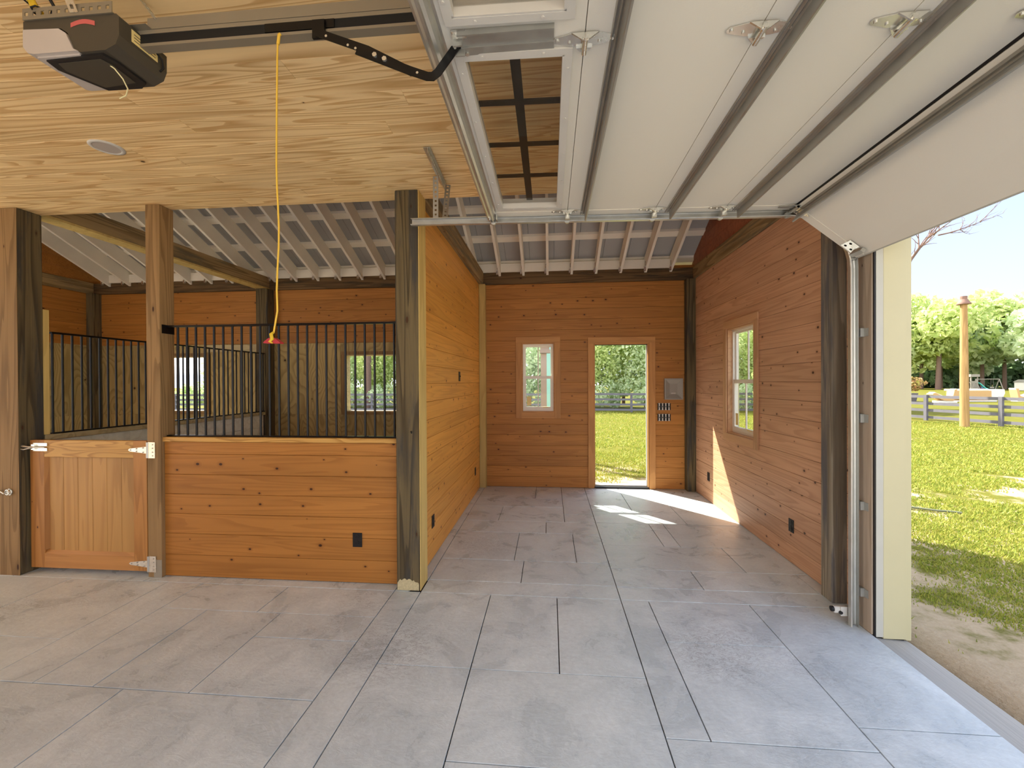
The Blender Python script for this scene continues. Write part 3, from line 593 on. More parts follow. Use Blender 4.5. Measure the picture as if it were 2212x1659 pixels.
# ---- windows
def window(name, loc, rz_, x0, x1, z0, z1, cas, depth, label, meet=None, style='hung', cm='casing'):
    """x across, y into the wall (0 = board face), z up; built in its own frame"""
    w = root(name, loc, label, 'window', kind='structure'); w.rotation_euler = (0, 0, rz_)
    INFO[w] = (w, Vector((0, 0, 0)))
    B = lambda n, m_, p, *a, c=0.0: MB().box(*a, c).build(n, m_, p)
    if cas:
        B('casing', cm, w, x0 - cas, x1 + cas, -.020, -.001, z1, z1 + cas, c=.002)
        B('casing', cm, w, x0 - cas if style == 'hung_low' else x0, x1, -.020, -.001, z0 - cas, z0, c=.002)
        B('casing', cm + '_v', w, x0 - cas, x0, -.020, -.001, z0 - (cas if style != 'hung_low' else 0), z1, c=.002)
        B('casing', cm + '_v', w, x1, x1 + cas, -.020, -.001, z0 - cas, z1, c=.002)
    jm = cm if cas else 'pale_x'; t = .016
    B('jamb', jm, w, x0, x0 + t, 0, depth, z0, z1); B('jamb', jm, w, x1 - t, x1, 0, depth, z0, z1)
    B('jamb', jm, w, x0 + t, x1 - t, 0, depth, z1 - t, z1); B('jamb', jm, w, x0 + t, x1 - t, 0, depth, z0, z0 + t)
    if style == 'open':
        f = .075
        B('frame', 'post_tan', w, x0 - f, x1 + f, -.018, .0, z1, z1 + .055); B('frame', 'post_tan', w, x0 - f, x1 + f, -.018, .0, z0 - .05, z0)
        B('frame', 'post_tan', w, x0 - f, x0, -.018, .0, z0, z1); B('frame', 'post_tan', w, x1, x1 + f, -.018, .0, z0, z1)
        return w
    x0, x1, z0, z1 = x0 + t, x1 - t, z0 + t, z1 - t; f = .022; ya, yb = depth - .06, depth
    for a in ((x0, x0 + f, z0, z1), (x1 - f, x1, z0, z1), (x0 + f, x1 - f, z1 - f, z1), (x0 + f, x1 - f, z0, z0 + f)):
        B('vinyl_frame', 'vinyl', w, a[0], a[1], ya, yb, a[2], a[3])
    x0, x1, z0, z1 = x0 + f, x1 - f, z0 + f, z1 - f
    for (nm, s0, s1, yy, rl) in (('lower_sash', z0, meet + .024, ya + .004, .030), ('upper_sash', meet - .024, z1, ya + .031, .024)):
        st = rl
        mb = MB().box(x0, x0 + st, yy, yy + .025, s0, s1).box(x1 - st, x1, yy, yy + .025, s0, s1)
        bt = .052 if nm == 'lower_sash' else .048; tp = .048 if nm == 'lower_sash' else .026
        mb.box(x0 + st, x1 - st, yy, yy + .025, s0, s0 + bt).box(x0 + st, x1 - st, yy, yy + .025, s1 - tp, s1)
        sa = mb.build(nm, 'vinyl', w)
        xm = (x0 + x1) / 2
        B('muntin', 'vinyl', sa, xm - .009, xm + .009, yy + .004, yy + .021, s0 + bt, s1 - tp)
        for (u0, u1) in ((x0 + st, xm - .009), (xm + .009, x1 - st)):
            B('pane', 'glass', sa, u0, u1, yy + .011, yy + .014, s0 + bt, s1 - tp)
        if nm == 'lower_sash':
            for k in (-1, 1): B('sash_lift', 'label' if k > 0 else 'vinyl', sa, xm + k * .12 - .045, xm + k * .12 + .045, yy - .012, yy, s0 + bt - .016, s0 + bt - .002)
            B('paper_tag', 'label', sa, x0 + st + .012, x0 + st + .085, yy + .009, yy + .0105, s0 + bt + .02, s0 + bt + .17)
    return w
window('window_1', (0, YB, 0), 0, *H_WIN, .098, .115, 'cased sash window in the back wall left of the doorway', meet=1.822)
window('window_2', (XR, 0, 0), -HP, -5.765, -5.02, 1.078, 2.418, .095, .115, 'cased sash window in the right wall of the bay', meet=1.742, style='hung_low', cm='casing_grey')
window('window_3', (0, YB, 0), 0, *H_S1, 0, .14, 'unglazed opening in the plywood of the right stall, back wall', style='open')
window('window_4', (0, YB, 0), 0, *H_S2, 0, .14, 'unglazed opening in the plywood of the left stall, back wall', style='open')

# ---- open doorway in the back wall
d = root('door_1', (1.163, YB, 0), 'open doorway with pine casing in the back wall', 'doorway', kind='structure')
x0, x1, z1 = H_DOOR[0], H_DOOR[1], H_DOOR[3]; cw = .096
box('casing', 'casing', d, x0 - cw, x1 + cw, YB - .022, YB - .001, z1, z1 + cw, .002)
box('casing', 'casing_v', d, x0 - cw, x0, YB - .022, YB - .001, 0.004, z1, .002); box('casing', 'casing_v', d, x1, x1 + cw, YB - .022, YB - .001, 0.004, z1, .002)
box('jamb', 'casing_v', d, x0, x0 + .018, YB, YB + .15, 0.02, z1); box('jamb', 'casing_v', d, x1 - .018, x1, YB, YB + .15, 0.02, z1)
box('jamb', 'casing', d, x0 + .018, x1 - .018, YB, YB + .15, z1 - .018, z1)
box('stop', 'black_plastic', d, x0 + .018, x1 - .018, YB + .06, YB + .072, z1 - .03, z1 - .018)
box('stop', 'weatherstrip', d, x1 - .03, x1 - .018, YB + .06, YB + .10, .04, z1 - .03)
box('threshold', 'black_plastic', d, x0 + .018, x1 - .018, YB - .02, YB + .06, 0.001, .03); box('sill_plate', 'weatherstrip', d, x0, x1, YB + .06, YB + .17, 0.001, .04)

# ---- outer jamb of the overhead door
box_ = lambda n, m_, lab, *a, c=0.0: tag(box(n, m_, None, *a, c), lab, 'trim', kind='structure')
tw = box_('trim_2', 'jamb_tan', 'raw timber jamb board behind the vertical door track', 2.203, 2.299, 3.137, 3.30, -.002, 3.0, c=.002)
tg = box_('trim_3', 'weatherstrip', 'grey weatherstrip strip beside the white door jamb', 2.222, 2.268, 3.122, 3.136, -.01, 2.76)
box('seal', 'black_plastic', tg, 2.212, 2.2215, 3.124, 3.1365, -.01, 2.76)
tj = box_('trim_4', 'trim_white', 'wide white jamb board at the edge of the overhead door opening', 2.269, 2.415, 3.122, 3.16, -.02, 2.80, c=.001)
box('corner_board', 'trim_white', tj, 2.416, 2.452, 3.128, 3.30, -.03, 3.35, .003)
box('head_board', 'trim_white', tj, 2.269, 2.415, -1.7, 3.122, 2.76, 2.80)
tag(slab_with_holes(MB(), 3.30, 7.22, 0, 3.4, [H_W2], lambda mb, a, b, q, r: mb.box(2.4255, 2.445, a, b, q, r)).build('trim_5', 'trim_white'), 'pale outside cladding of the right wall', 'cladding', kind='structure')

# ================================================================== THINGS IN THE BARN
# ---- overhead door, rolled up under the ceiling
YC = 1.645
def dz(x, y): return 2.999 - 0.014 * (x + 0.455) + (3.2 - y) * 0.02
D = root('garage_door', (0.6, YC, 2.95), 'white sectional overhead door rolled up along the ceiling', 'garage door')
def on_door(x, y, h): return (x, y, dz(x, y) + h)
XSEC = [-0.462, 0.135, 0.757, 1.241, 1.702]
BX, BZ = 2.150, 2.612
a0 = Vector((1.706, 0, dz(1.706, 3.2))); a1 = Vector((BX, 0, BZ)); ax_ = (a1 - a0); LB = ax_.length; ax_.normalize(); nb = Vector((-ax_.z, 0, ax_.x))
def on_bottom(u, y, h):
    p = a0 + ax_ * u + nb * h; return (p.x, y, p.z + (3.2 - y) * 0.02 * (1 - u / LB))
def panel(xa, xb, f, holes=()):
    mb = MB()
    if holes:
        slab_with_holes(mb, xa, xb, .01, 3.2, holes, lambda m_, a, b, q, r: m_.box(a, b, q, r, 0, .045))
    else: mb.box(xa, xb, .01, 3.2, 0, .045)
    return mb.map(f).build('door_section', 'skin', D)
WIN = [(-.335, .063, 1.665, 3.045), (-.335, .063, .145, 1.475)]; YH = 1.605
secs = []
for i in range(4):
    o = panel(XSEC[i] + .0015, XSEC[i + 1] - (.0015 if i < 3 else -.0), on_door, WIN if i == 0 else ()); secs.append(o)
    for (q, r) in ((3.125, 3.2), (.01, .085)):
        MB().box(XSEC[i] + .002, XSEC[i + 1] - .002, q, r, -.003, -.0002).map(on_door).build('end_stile', 'skin', o)
sb = panel(.012, LB, on_bottom)
MB().box(.012, LB - .002, 3.125, 3.2, -.003, -.0002).map(on_bottom).build('end_stile', 'skin', sb)
MB().box(LB + .0005, LB + .012, .01, 3.2, .004, .04).map(on_bottom).build('bottom_seal', 'weatherstrip', sb)
MB().box(-.02, .016, .01, 3.2, .008, .04).map(on_bottom).build('seam_shade_strip', 'black_plastic', sb)  # black strip that paints in the dark of the open seam
# windows of the top section
for (x0, x1, y0, y1) in WIN:
    o = secs[0]; fr = MB(); b = .030
    for q in ((x0 - b, x1 + b, y0 - b, y0 - .0), (x0 - b, x1 + b, y1, y1 + b), (x0 - b, x0, y0, y1), (x1, x1 + b, y0, y1)): fr.box(q[0], q[1], q[2], q[3], -.011, -.0005, 0)
    fr.map(on_door).build('window_frame', 'white_plastic', o)
    li = MB()
    for q in ((x0, x1, y0, y0 + .008), (x0, x1, y1 - .008, y1), (x0, x0 + .008, y0, y1), (x1 - .008, x1, y0, y1)): li.box(q[0], q[1], q[2], q[3], -.010, .056)
    li.map(on_door).build('window_liner', 'white_plastic', o)
    MB().box(x0 + .008, x1 - .008, y0 + .008, y1 - .008, .024, .028).map(on_door).build('pane', 'glass_door', o)
    xm = (x0 + x1) / 2
    mu = MB().box(xm - .021, xm + .021, y0 + .008, y1 - .008, .044, .056).map(on_door).build('muntin', 'muntin_dark', o)
    for k in (1, 2, 3):
        yy = y0 + (y1 - y0) * k / 4; MB().box(x0 + .008, x1 - .008, yy - .017, yy + .017, .046, .054).map(on_door).build('muntin', 'muntin_dark', o)
    sc = MB()
    for (sx, sy) in [(x0 - .016, y0 + (y1 - y0) * t) for t in (.05, .28, .5, .72, .95)] + [(x1 + .016, y0 + (y1 - y0) * t) for t in (.05, .28, .5, .72, .95)] + [(x0 + .08, y0 - .015), (x1 - .08, y0 - .015), (x0 + .08, y1 + .015), (x1 - .08, y1 + .015)]:
        sc.cyl((sx, sy, -.011), (sx, sy, -.0145), .0055, n=8)
    tag(sc.map(on_door).build('frame_screws', 'white_plastic', o), kind='stuff')
# struts across the sections
MB().add(*(lambda P: ([(x, y, z) for y in (.03, 3.185) for (x, z) in P], [(i, i + 1, len(P) + i + 1, len(P) + i) for i in range(len(P) - 1)]))(
    [(-.385, -.001), (-.395, -.001), (-.402, -.012), (-.408, -.034), (-.420, -.040), (-.428, -.034), (-.438, -.034), (-.446, -.040), (-.456, -.038), (-.462, -.02), (-.463, .0)])).map(on_door).build('top_strut', 'galv', D)
for xf in (.262, .868, 1.338):
    P = [(xf - .034, -.002), (xf - .030, -.010), (xf - .022, -.002), (xf - .014, -.010), (xf - .006, -.003), (xf, -.010), (xf, -.056), (xf + .004, -.060), (xf + .012, -.058), (xf + .012, -.052)]
    MB().add([(x, y, z) for y in (.03, 3.185) for (x, z) in P], [(i, i + 1, len(P) + i + 1, len(P) + i) for i in range(len(P) - 1)]).map(on_door).build('strut', 'galv_dark', D)
P = [(.035, -.002), (.045, -.010), (.055, -.003), (.062, -.010), (.062, -.064), (.066, -.068), (.074, -.066)]
MB().add([(u, y, h) for y in (.03, 3.19) for (u, h) in P], [(i, i + 1, len(P) + i + 1, len(P) + i) for i in range(len(P) - 1)]).map(on_bottom).build('strut', 'galv_dark', D)
# hinges: two diamond leaves and a barrel; the outer ones carry rollers
def hinge_mesh(at, big=False):
    x, y, z = at; mb = MB(); s = 1.0
    for k in (-1, 1):
        pts = [(0, -.030), (k * .045, -.030), (k * .112, -.012), (k * .118, .0), (k * .112, .012), (k * .045, .030), (0, .030)]
        if k < 0: pts = pts[::-1]
        mb.prism([(x + p[0], y + p[1]) for p in pts], 'z', z - .004, z - .0005)
        mb.prism([(x + k * .004, z - .004), (x + k * .05, z - .004), (x + k * .012, z - .030), (x, z - .032)], 'y', y - .034, y - .028)
        mb.cyl((x + k * .10, y, z - .004), (x + k * .10, y, z - .009), .007, n=6).cyl((x + k * .055, y + .012, z - .004), (x + k * .055, y + .012, z - .009), .006, n=6)
    mb.cyl((x, y - .040, z - .022), (x, y + .045, z - .022), .0105, n=10)
    mb.prism([(x - .03, y + .03), (x + .03, y + .03), (x, y + .062)], 'z', z - .012, z - .004)
    return mb
h0 = None
for xs in XSEC[1:4]:
    for yy in (YH, 3.135, .075):
        c = on_door(xs, yy, 0)
        if h0 is None:
            h0 = hinge_mesh(c).build('hinge', 'galv_bright', D); hc = INFO[h0][1] - Vector(c); h = h0
        else: h = copy_at(h0, D, Vector(c) + hc)
        if yy > 3:
            rl = MB().cyl((c[0], 3.17, c[2] - .036), (c[0], 3.225, c[2] - .036), .006, n=8).cyl((c[0], 3.222, c[2] - .036), (c[0], 3.240, c[2] - .036), .021, n=14)
            rl.box(c[0] - .016, c[0] + .016, 3.150, 3.176, c[2] - .05, c[2] - .004).build('roller', 'galv', h)
c = on_bottom(.004, 3.14, 0)
hb = MB().prism([(c[0] - .11, 3.128), (c[0] - .02, 3.11), (c[0], 3.11), (c[0], 3.17), (c[0] - .02, 3.17), (c[0] - .11, 3.152)], 'z', c[2] - .008, c[2] - .004).cyl((c[0], 3.10, c[2] - .022), (c[0], 3.215, c[2] - .022), .010, n=10)
hb.cyl((c[0] - .01, 3.212, c[2] - .034), (c[0] - .01, 3.232, c[2] - .034), .021, n=14).prism([(c[0] - .03, c[2] - .008), (c[0] + .02, c[2] - .008), (c[0], c[2] - .032)], 'y', 3.10, 3.106)
hb.build('hinge', 'galv_dark', D)
MB().prism([(.005, 3.118), (.10, 3.124), (.125, 3.140), (.10, 3.158), (.005, 3.166)], 'z', -.007, -.003).map(on_bottom).build('hinge_leaf', 'galv_bright', D)
for yy in (YH,):
    c = on_door(1.706, yy, 0); copy_at(h0, D, Vector(c) + hc + Vector((0, 0, -.004)))
# top roller bracket and bottom bracket
c = on_door(-.44, 3.17, 0)
MB().box(c[0] - .012, c[0] + .030, 3.13, 3.19, c[2] - .006, c[2] - .0005).box(c[0] + .0, c[0] + .008, 3.14, 3.20, c[2] - .05, c[2] - .006).box(c[0] + .05, c[0] + .056, 3.15, 3.195, c[2] - .046, c[2] - .001).cyl((c[0] + .02, 3.16, c[2] - .034), (c[0] + .02, 3.225, c[2] - .034), .006).cyl((c[0] + .02, 3.222, c[2] - .034), (c[0] + .02, 3.24, c[2] - .034), .021, n=14).build('top_bracket', 'galv', D)
bk = MB().box(LB - .145, LB - .055, 3.085, 3.185, -.006, -.0035).map(on_bottom).build('bottom_bracket', 'galv_bright', D)
bh = MB()
for (u, v) in ((LB - .125, 3.158), (LB - .12, 3.112), (LB - .08, 3.158)): bh.cyl((u, v, -.0062), (u, v, -.0075), .009, n=10)
bh.map(on_bottom).build('bracket_holes', 'dark_slot', bk)
MB().box(LB - .058, LB - .03, 3.07, 3.18, -.03, -.004).map(on_bottom).build('cable_arm', 'galv_dark', bk)
MB().cyl((2.145, 3.15, 2.635), (2.145, 3.228, 2.625), .007).cyl((2.145, 3.215, 2.625), (2.145, 3.235, 2.625), .022, n=14).build('roller', 'galv', bk)
# bracket where the opener arm pulls
YB_ = 1.590; z = dz(-.2, YB_)
ob = MB().box(-.330, .022, YB_ - .062, YB_ - .056, z - .022, z - .0005).box(-.330, .022, YB_ - .056, YB_ + .012, z - .006, z - .0005).box(-.330, .022, YB_ + .012, YB_ + .050, z - .011, z - .0045)
ob.box(-.352, -.316, YB_ - .03, YB_ - .024, z - .034, z - .001).box(-.352, -.316, YB_ + .018, YB_ + .024, z - .034, z - .001).build('operator_bracket', 'galv_dark', D)
MB().box(-.352, -.30, YB_ - .062, YB_ - .030, z - .008, z - .0005).cyl((-.335, YB_ - .045, z - .008), (-.335, YB_ - .045, z - .014), .009, n=6).cyl((-.31, YB_ + .04, z - .0115), (-.31, YB_ + .04, z - .016), .009, n=6).build('bracket_bolts', 'galv_bright', D)

# ---- track on the far side of the door
TR = root('door_track', (2.15, 3.25, 0), 'galvanised door track, vertical leg and long horizontal run in front of the dark post', 'track')
cpath = [Vector((-1.062, 0, 2.990))] + [Vector((x, 0, 2.990 - .0139 * (x + 1.062))) for x in (0.4, 1.72)]
R_ = .40; cx_, cz_ = 1.745, 2.950 - R_
for k in range(1, 11):
    t = HP - HP * k / 10; cpath.append(Vector((cx_ + R_ * math.cos(t), 0, cz_ + R_ * math.sin(t))))
cpath += [Vector((2.148, 0, 1.2)), Vector((2.148, 0, 0.002))]
def sweep_c(path, name, par, y0=3.214):
    prof = [(-.022, y0 - .006), (-.027, y0), (-.027, y0 + .030), (-.020, y0 + .036), (.020, y0 + .036), (.027, y0 + .030), (.027, y0), (.022, y0 - .006)]
    vs = []; n = len(prof)
    for i, p in enumerate(path):
        d = (path[min(i + 1, len(path) - 1)] - path[max(i - 1, 0)]).normalized(); u = Vector((-d.z, 0, d.x))
        for (a, yy) in prof: vs.append((p.x + u.x * a, yy, p.z + u.z * a))
        for (a, yy) in prof[::-1]: vs.append((p.x + u.x * a * .93, yy - .0015 if abs(a) < .021 and yy > y0 + .02 else yy, p.z + u.z * a * .93))
    n = 2 * len(prof); fs = [(i * n + j, i * n + (j + 1) % n, (i + 1) * n + (j + 1) % n, (i + 1) * n + j) for i in range(len(path) - 1) for j in range(n)]
    fs += [tuple(range(n))[::-1], tuple(range((len(path) - 1) * n, len(path) * n))]
    return MB().add(vs, fs).build(name, 'galv', par)
sweep_c(cpath[:3], 'horizontal_rail', TR); sweep_c(cpath[2:14], 'curved_rail', TR); sweep_c(cpath[13:], 'vertical_rail', TR)
MB().box(-1.06, -1.0, 3.2495, 3.2515, 2.966, 3.014).build('end_plate', 'galv', TR)
for z in (2.086, 1.482, .866, .256):
    MB().box(2.176, 2.2025, 3.20, 3.26, z - .03, z + .03).box(2.199, 2.2028, 3.165, 3.205, z - .028, z + .028).build('jamb_bracket', 'galv_dark', TR)
def perf(p0, p1, side, w, name, par, mat='galv_dark', nrm=None):
    """slotted steel strip with real holes"""
    p0, p1, s = Vector(p0), Vector(p1), Vector(side).normalized(); d = p1 - p0; L = d.length; d.normalize(); n = max(2, int(L / .034)); st = L / n
    nr = d.cross(s).normalized(); mb = MB()
    for i in range(n):
        b = p0 + d * (st * i); h = .0075; m = b + d * st / 2
        o_ = [b - s * w / 2, b + d * st - s * w / 2, b + d * st + s * w / 2, b + s * w / 2]; q = [m - d * h - s * h, m + d * h - s * h, m + d * h + s * h, m - d * h + s * h]
        vs = o_ + q; vs = vs + [v + nr * .003 for v in vs]
        f = [(j, (j + 1) % 4, 4 + (j + 1) % 4, 4 + j) for j in range(4)]; f += [tuple(8 + a for a in g)[::-1] for g in f] + [(j, 8 + j, 8 + (j + 1) % 4, (j + 1) % 4) for j in range(4)] + [(4 + j, 4 + (j + 1) % 4, 12 + (j + 1) % 4, 12 + j) for j in range(4)]
        mb.add(vs, f)
    return mb.build(name, mat, par)
perf((-.83, 2.86, 3.358), (-.85, 3.42, 3.358), (1, 0, 0), .05, 'ceiling_angle', TR, 'galv')
perf((-.825, 2.86, 3.335), (-.845, 3.42, 3.335), (0, 0, 1), .04, 'ceiling_angle', TR, 'galv')
perf((-.875, 3.26, 3.35), (-.875, 3.255, 3.0), (1, 0, 0), .042, 'hanger', TR, 'galv_dark')
perf((-.812, 3.40, 3.345), (-.805, 3.256, 3.0), (1, .3, 0), .042, 'hanger', TR, 'galv_dark')
# safety sensor low on the track
SN = root('safety_sensor', (2.12, 3.29, 0.09), 'small black and white safety sensor bracketed low on the door track', 'sensor')
box('bracket', 'white_plastic', SN, 2.085, 2.175, 3.262, 3.268, .052, .118)
box('housing', 'white_plastic', SN, 2.045, 2.13, 3.27, 3.30, .066, .112, .006)
MB().cyl((2.03, 3.285, .092), (2.046, 3.285, .092), .019, n=14).build('eye', 'black_plastic', SN)
box('clip', 'grey_plastic', SN, 2.125, 2.165, 3.262, 3.29, .058, .116, .004)
MB().cyl((2.085, 3.27, .075), (2.085, 3.258, .075), .012, n=10).build('wing_nut', 'black_plastic', SN)

# ---- opener hung from the ceiling
OP = root('garage_door_opener', (-1.92, YC, 3.2), 'brown and white door opener with its rail hung under the pine ceiling', 'door opener')
xa, xb, ya, yb, za, zb = -2.126, -1.722, 1.540, 1.750, 3.066, 3.205
xa += .03; xb += .045
prof = [(xa, zb), (xa, zb - .035), (xa + .004, zb - .04), (-1.93, zb - .04), (-1.90, zb - .06), (-1.87, za + .012), (-1.85, za), (xb - .06, za), (xb - .015, za + .02), (xb, za + .055), (xb, zb - .012), (xb - .012, zb)]
hs = MB().prism(prof, 'y', ya, yb).build('housing', 'housing', OP)
lens = [(xa + .003, zb - .036), (xa + .003, za + .035), (xa + .022, za + .010), (xa + .05, za + .003), (-1.852, za + .003), (-1.872, za + .012), (-1.905, zb - .062), (-1.935, zb - .043)]
ln = MB().prism(lens, 'y', ya - .004, yb + .004).build('lens', 'lens', OP)
MB().box(xa + .05, -1.86, ya + .01, yb - .01, za - .004, za + .003).build('lens_ribs', 'lens', ln)
bp_ = MB().prism([(-2.02, ya + .02), (-1.76, ya + .012), (-1.745, ya + .06), (-1.745, yb - .03), (-1.79, yb - .006), (-1.95, yb - .008), (-2.03, ya + .07)], 'z', za - .010, za + .002).build('control_panel', 'black_plastic', hs)
MB().prism([(-1.985, ya + .035), (-1.79, ya + .028), (-1.775, ya + .065), (-1.78, yb - .045), (-1.94, yb - .03), (-2.0, ya + .075)], 'z', za - .0125, za - .0102).build('panel_face', 'housing', bp_)
arc = [(-1.885 + .105 * k / 8, zb - .032 + .011 * math.sin(math.pi * k / 8)) for k in range(9)]
MB().add([(x, ya - .0012, z + dz_) for (x, z) in arc for dz_ in (-.009, .009)], [(2 * i, 2 * i + 2, 2 * i + 3, 2 * i + 1) for i in range(8)]).build('red_emblem', 'pink', hs)
lb = MB().box(xb + .0004, xb + .0016, ya + .05, ya + .165, za + .068, za + .118).build('paper_label', 'label', hs)
ll = MB()
for k in range(3): ll.box(xb + .0017, xb + .002, ya + .06, ya + .155, za + .078 + k * .012, za + .081 + k * .012)
ll.build('print_lines', 'housing', lb)
MB().tube([(-1.80, 1.60, za - .002), (-1.775, 1.61, za - .02), (-1.765, 1.635, za - .045), (-1.775, 1.665, za - .065), (-1.81, 1.69, za - .075), (-1.85, 1.70, za - .078)], .0026, 6).build('antenna_wire', 'wire', OP)
MB().tube([(xb + .002, yb - .055, za + .105), (xb + .008, yb - .03, za + .09), (xb + .006, yb - .022, za + .06), (xb - .002, yb - .03, za + .04)], .004, 6).build('side_wire', 'black_plastic', OP)
perf((-2.09, ya - .004, zb + .022), (-1.70, ya - .004, zb + .022), (0, 0, 1), .045, 'hanger_angle', OP, 'rail')
box('hanger_angle_flange', 'rail', OP, -2.09, -1.70, ya - .004, ya + .04, zb + .0005, zb + .004)
perf((-1.86, ya - .01, zb + .01), (-1.885, ya - .05, 3.36), (1, 0, 0), .035, 'hanger_strap', OP, 'galv_bright')
perf((-1.60, YC - .02, 3.245), (-1.70, YC + .02, 3.362), (0, 1, 0), .04, 'hanger_strap', OP, 'galv')
# rail: steel tee with a black chain slot and a tan brace on top
rl = MB().box(-1.73, 2.20, YC - .020, YC + .020, 3.140, 3.152).box(-1.73, 2.20, YC - .004, YC + .004, 3.152, 3.19).box(-1.73, 2.20, YC - .020, YC + .020, 3.19, 3.206).build('rail', 'rail', OP)
box('belt', 'dark_slot', rl, -1.73, 2.19, YC - .0185, YC + .0185, 3.1525, 3.1895)
br_ = MB().box(-1.64, 2.20, YC - .022, YC - .018, 3.207, 3.252).box(-1.64, 2.20, YC - .018, YC + .022, 3.207, 3.211).build('rail_brace', 'rail', OP)
box('motor_bracket', 'rail', OP, -1.76, -1.62, YC - .05, YC + .05, 3.2055, 3.2068)
tr_ = MB().box(-1.13, -.84, YC - .0235, YC - .0188, 3.154, 3.188).box(-.925, -.875, YC - .034, YC - .0236, 3.108, 3.180).build('trolley', 'black', OP)
am = MB().strip([(-.905, YC - .034, 3.128), (-.70, YC - .034, 3.045), (-.52, YC - .034, 2.945)], .030, .005, (0, 1, 0)).build('straight_arm', 'black', OP)
curve = [(-.74, YC - .040, 3.042), (-.53, YC - .040, 2.949), (-.462, YC - .040, 2.922), (-.440, YC - .040, 2.920), (-.420, YC - .040, 2.934), (-.338, YC - .040, 3.040)]
MB().strip(curve, .032, .005, (0, 1, 0)).build('curved_arm', 'black', OP)
bo = MB()
for t in (.10, .33, .41, .49, .80): 
    p = Vector((-.905, 0, 3.128)).lerp(Vector((-.52, 0, 2.945)), t); bo.cyl((p.x, YC - .0365, p.z), (p.x, YC - .038, p.z), .005, n=8)
for t in (.62, .72):
    p = Vector((-.905, 0, 3.128)).lerp(Vector((-.52, 0, 2.945)), t); bo.cyl((p.x, YC - .042, p.z), (p.x, YC - .050, p.z), .0095, n=6)
bo.cyl((-.50, YC - .0425, 2.937), (-.50, YC - .044, 2.937), .005, n=8).cyl((-.352, YC - .0425, 3.02), (-.352, YC - .044, 3.02), .005, n=8)
tag(bo.build('arm_bolts', 'galv_bright', am), kind='stuff')
# ---- emergency release cord
RC = root('release_cord', (-1.08, YC, 1.91), 'thin yellow release cord with a red pull handle hanging from the opener rail', 'pull cord')
pts = [(-1.078 + .004 * math.sin(k * .9), YC - .028 + .003 * math.cos(k * 1.3), 3.125 - (3.125 - 1.955) * k / 14) for k in range(15)]
pts[0] = (-1.072, YC - .026, 3.125); pts[-1] = (-1.098, YC - .028, 1.955)
MB().tube(pts, .0036, 6).build('cord', 'cord', RC)
hx, hy, hz = -1.10, YC - .028, 1.916
hn = MB(); ring = [(.036, -.008), (.035, -.003), (.014, .013), (.006, .016), (-.006, .016), (-.015, .013), (-.034, -.001), (-.034, -.006)]
hn.prism([(hx + a, hz + b) for a, b in ring], 'y', hy - .012, hy + .012).build('red_handle', 'red', RC)
MB().tube([(-1.098, hy, 1.955), (-1.100, hy - .014, 1.945), (-1.094, hy - .016, 1.925), (-1.104, hy - .016, 1.915), (-1.092, hy - .017, 1.91)], [.004, .007, .007, .006, .003], 8).build('knot', 'rope', RC)
MB().tube([(-1.072, YC - .026, 3.10), (-1.066, YC - .028, 3.135), (-1.060, YC - .027, 3.14)], .006, 6).build('cord_loop', 'cord', RC)
# ---- yellow and black power cable above the opener
PC = root('power_cable', (-2.02, 1.56, 3.2), 'yellow rope and black cable dropping from the ceiling to the opener', 'cable')
for k in range(2):
    MB().tube([(-2.02 + .014 * k, 1.56, 3.21), (-2.06 + .012 * k, 1.545, 3.27), (-2.10 + .012 * k, 1.53, 3.362)], .009, 8).build('yellow_strand', 'rope', PC)
MB().tube([(-2.02 + .02 * math.cos(k * 1.1) - .004 * k, 1.553 + .02 * math.sin(k * 1.1) - .002 * k, 3.22 + .0065 * k) for k in range(22)], .0035, 6).build('black_wrap', 'black_plastic', PC)
MB().tube([(-1.985, 1.55, 3.215), (-1.965, 1.545, 3.26), (-1.985, 1.53, 3.31), (-1.99, 1.52, 3.362)], .006, 8).build('black_lead', 'black_plastic', PC)
# ---- recessed light
RL = root('recessed_light', (-3.0, 2.665, ZC), 'round white recessed light in the pine ceiling', 'ceiling light')
lt = MB(); n = 32
rr = [(.098, .0), (.098, -.004), (.082, -.008), (.074, -.006), (.072, -.002)]
vs = [(-3.0 + r * math.cos(2 * math.pi * i / n), 2.665 + r * math.sin(2 * math.pi * i / n), ZC + h) for (r, h) in rr for i in range(n)]
lt.add(vs, [(k * n + i, k * n + (i + 1) % n, (k + 1) * n + (i + 1) % n, (k + 1) * n + i) for k in range(4) for i in range(n)], True).build('trim_ring', 'white_plastic', RL)
MB().cyl((-3.0, 2.665, ZC - .0005), (-3.0, 2.665, ZC - .0045), .0735, n=32, smooth=False).build('diffuser', 'lens', RL)

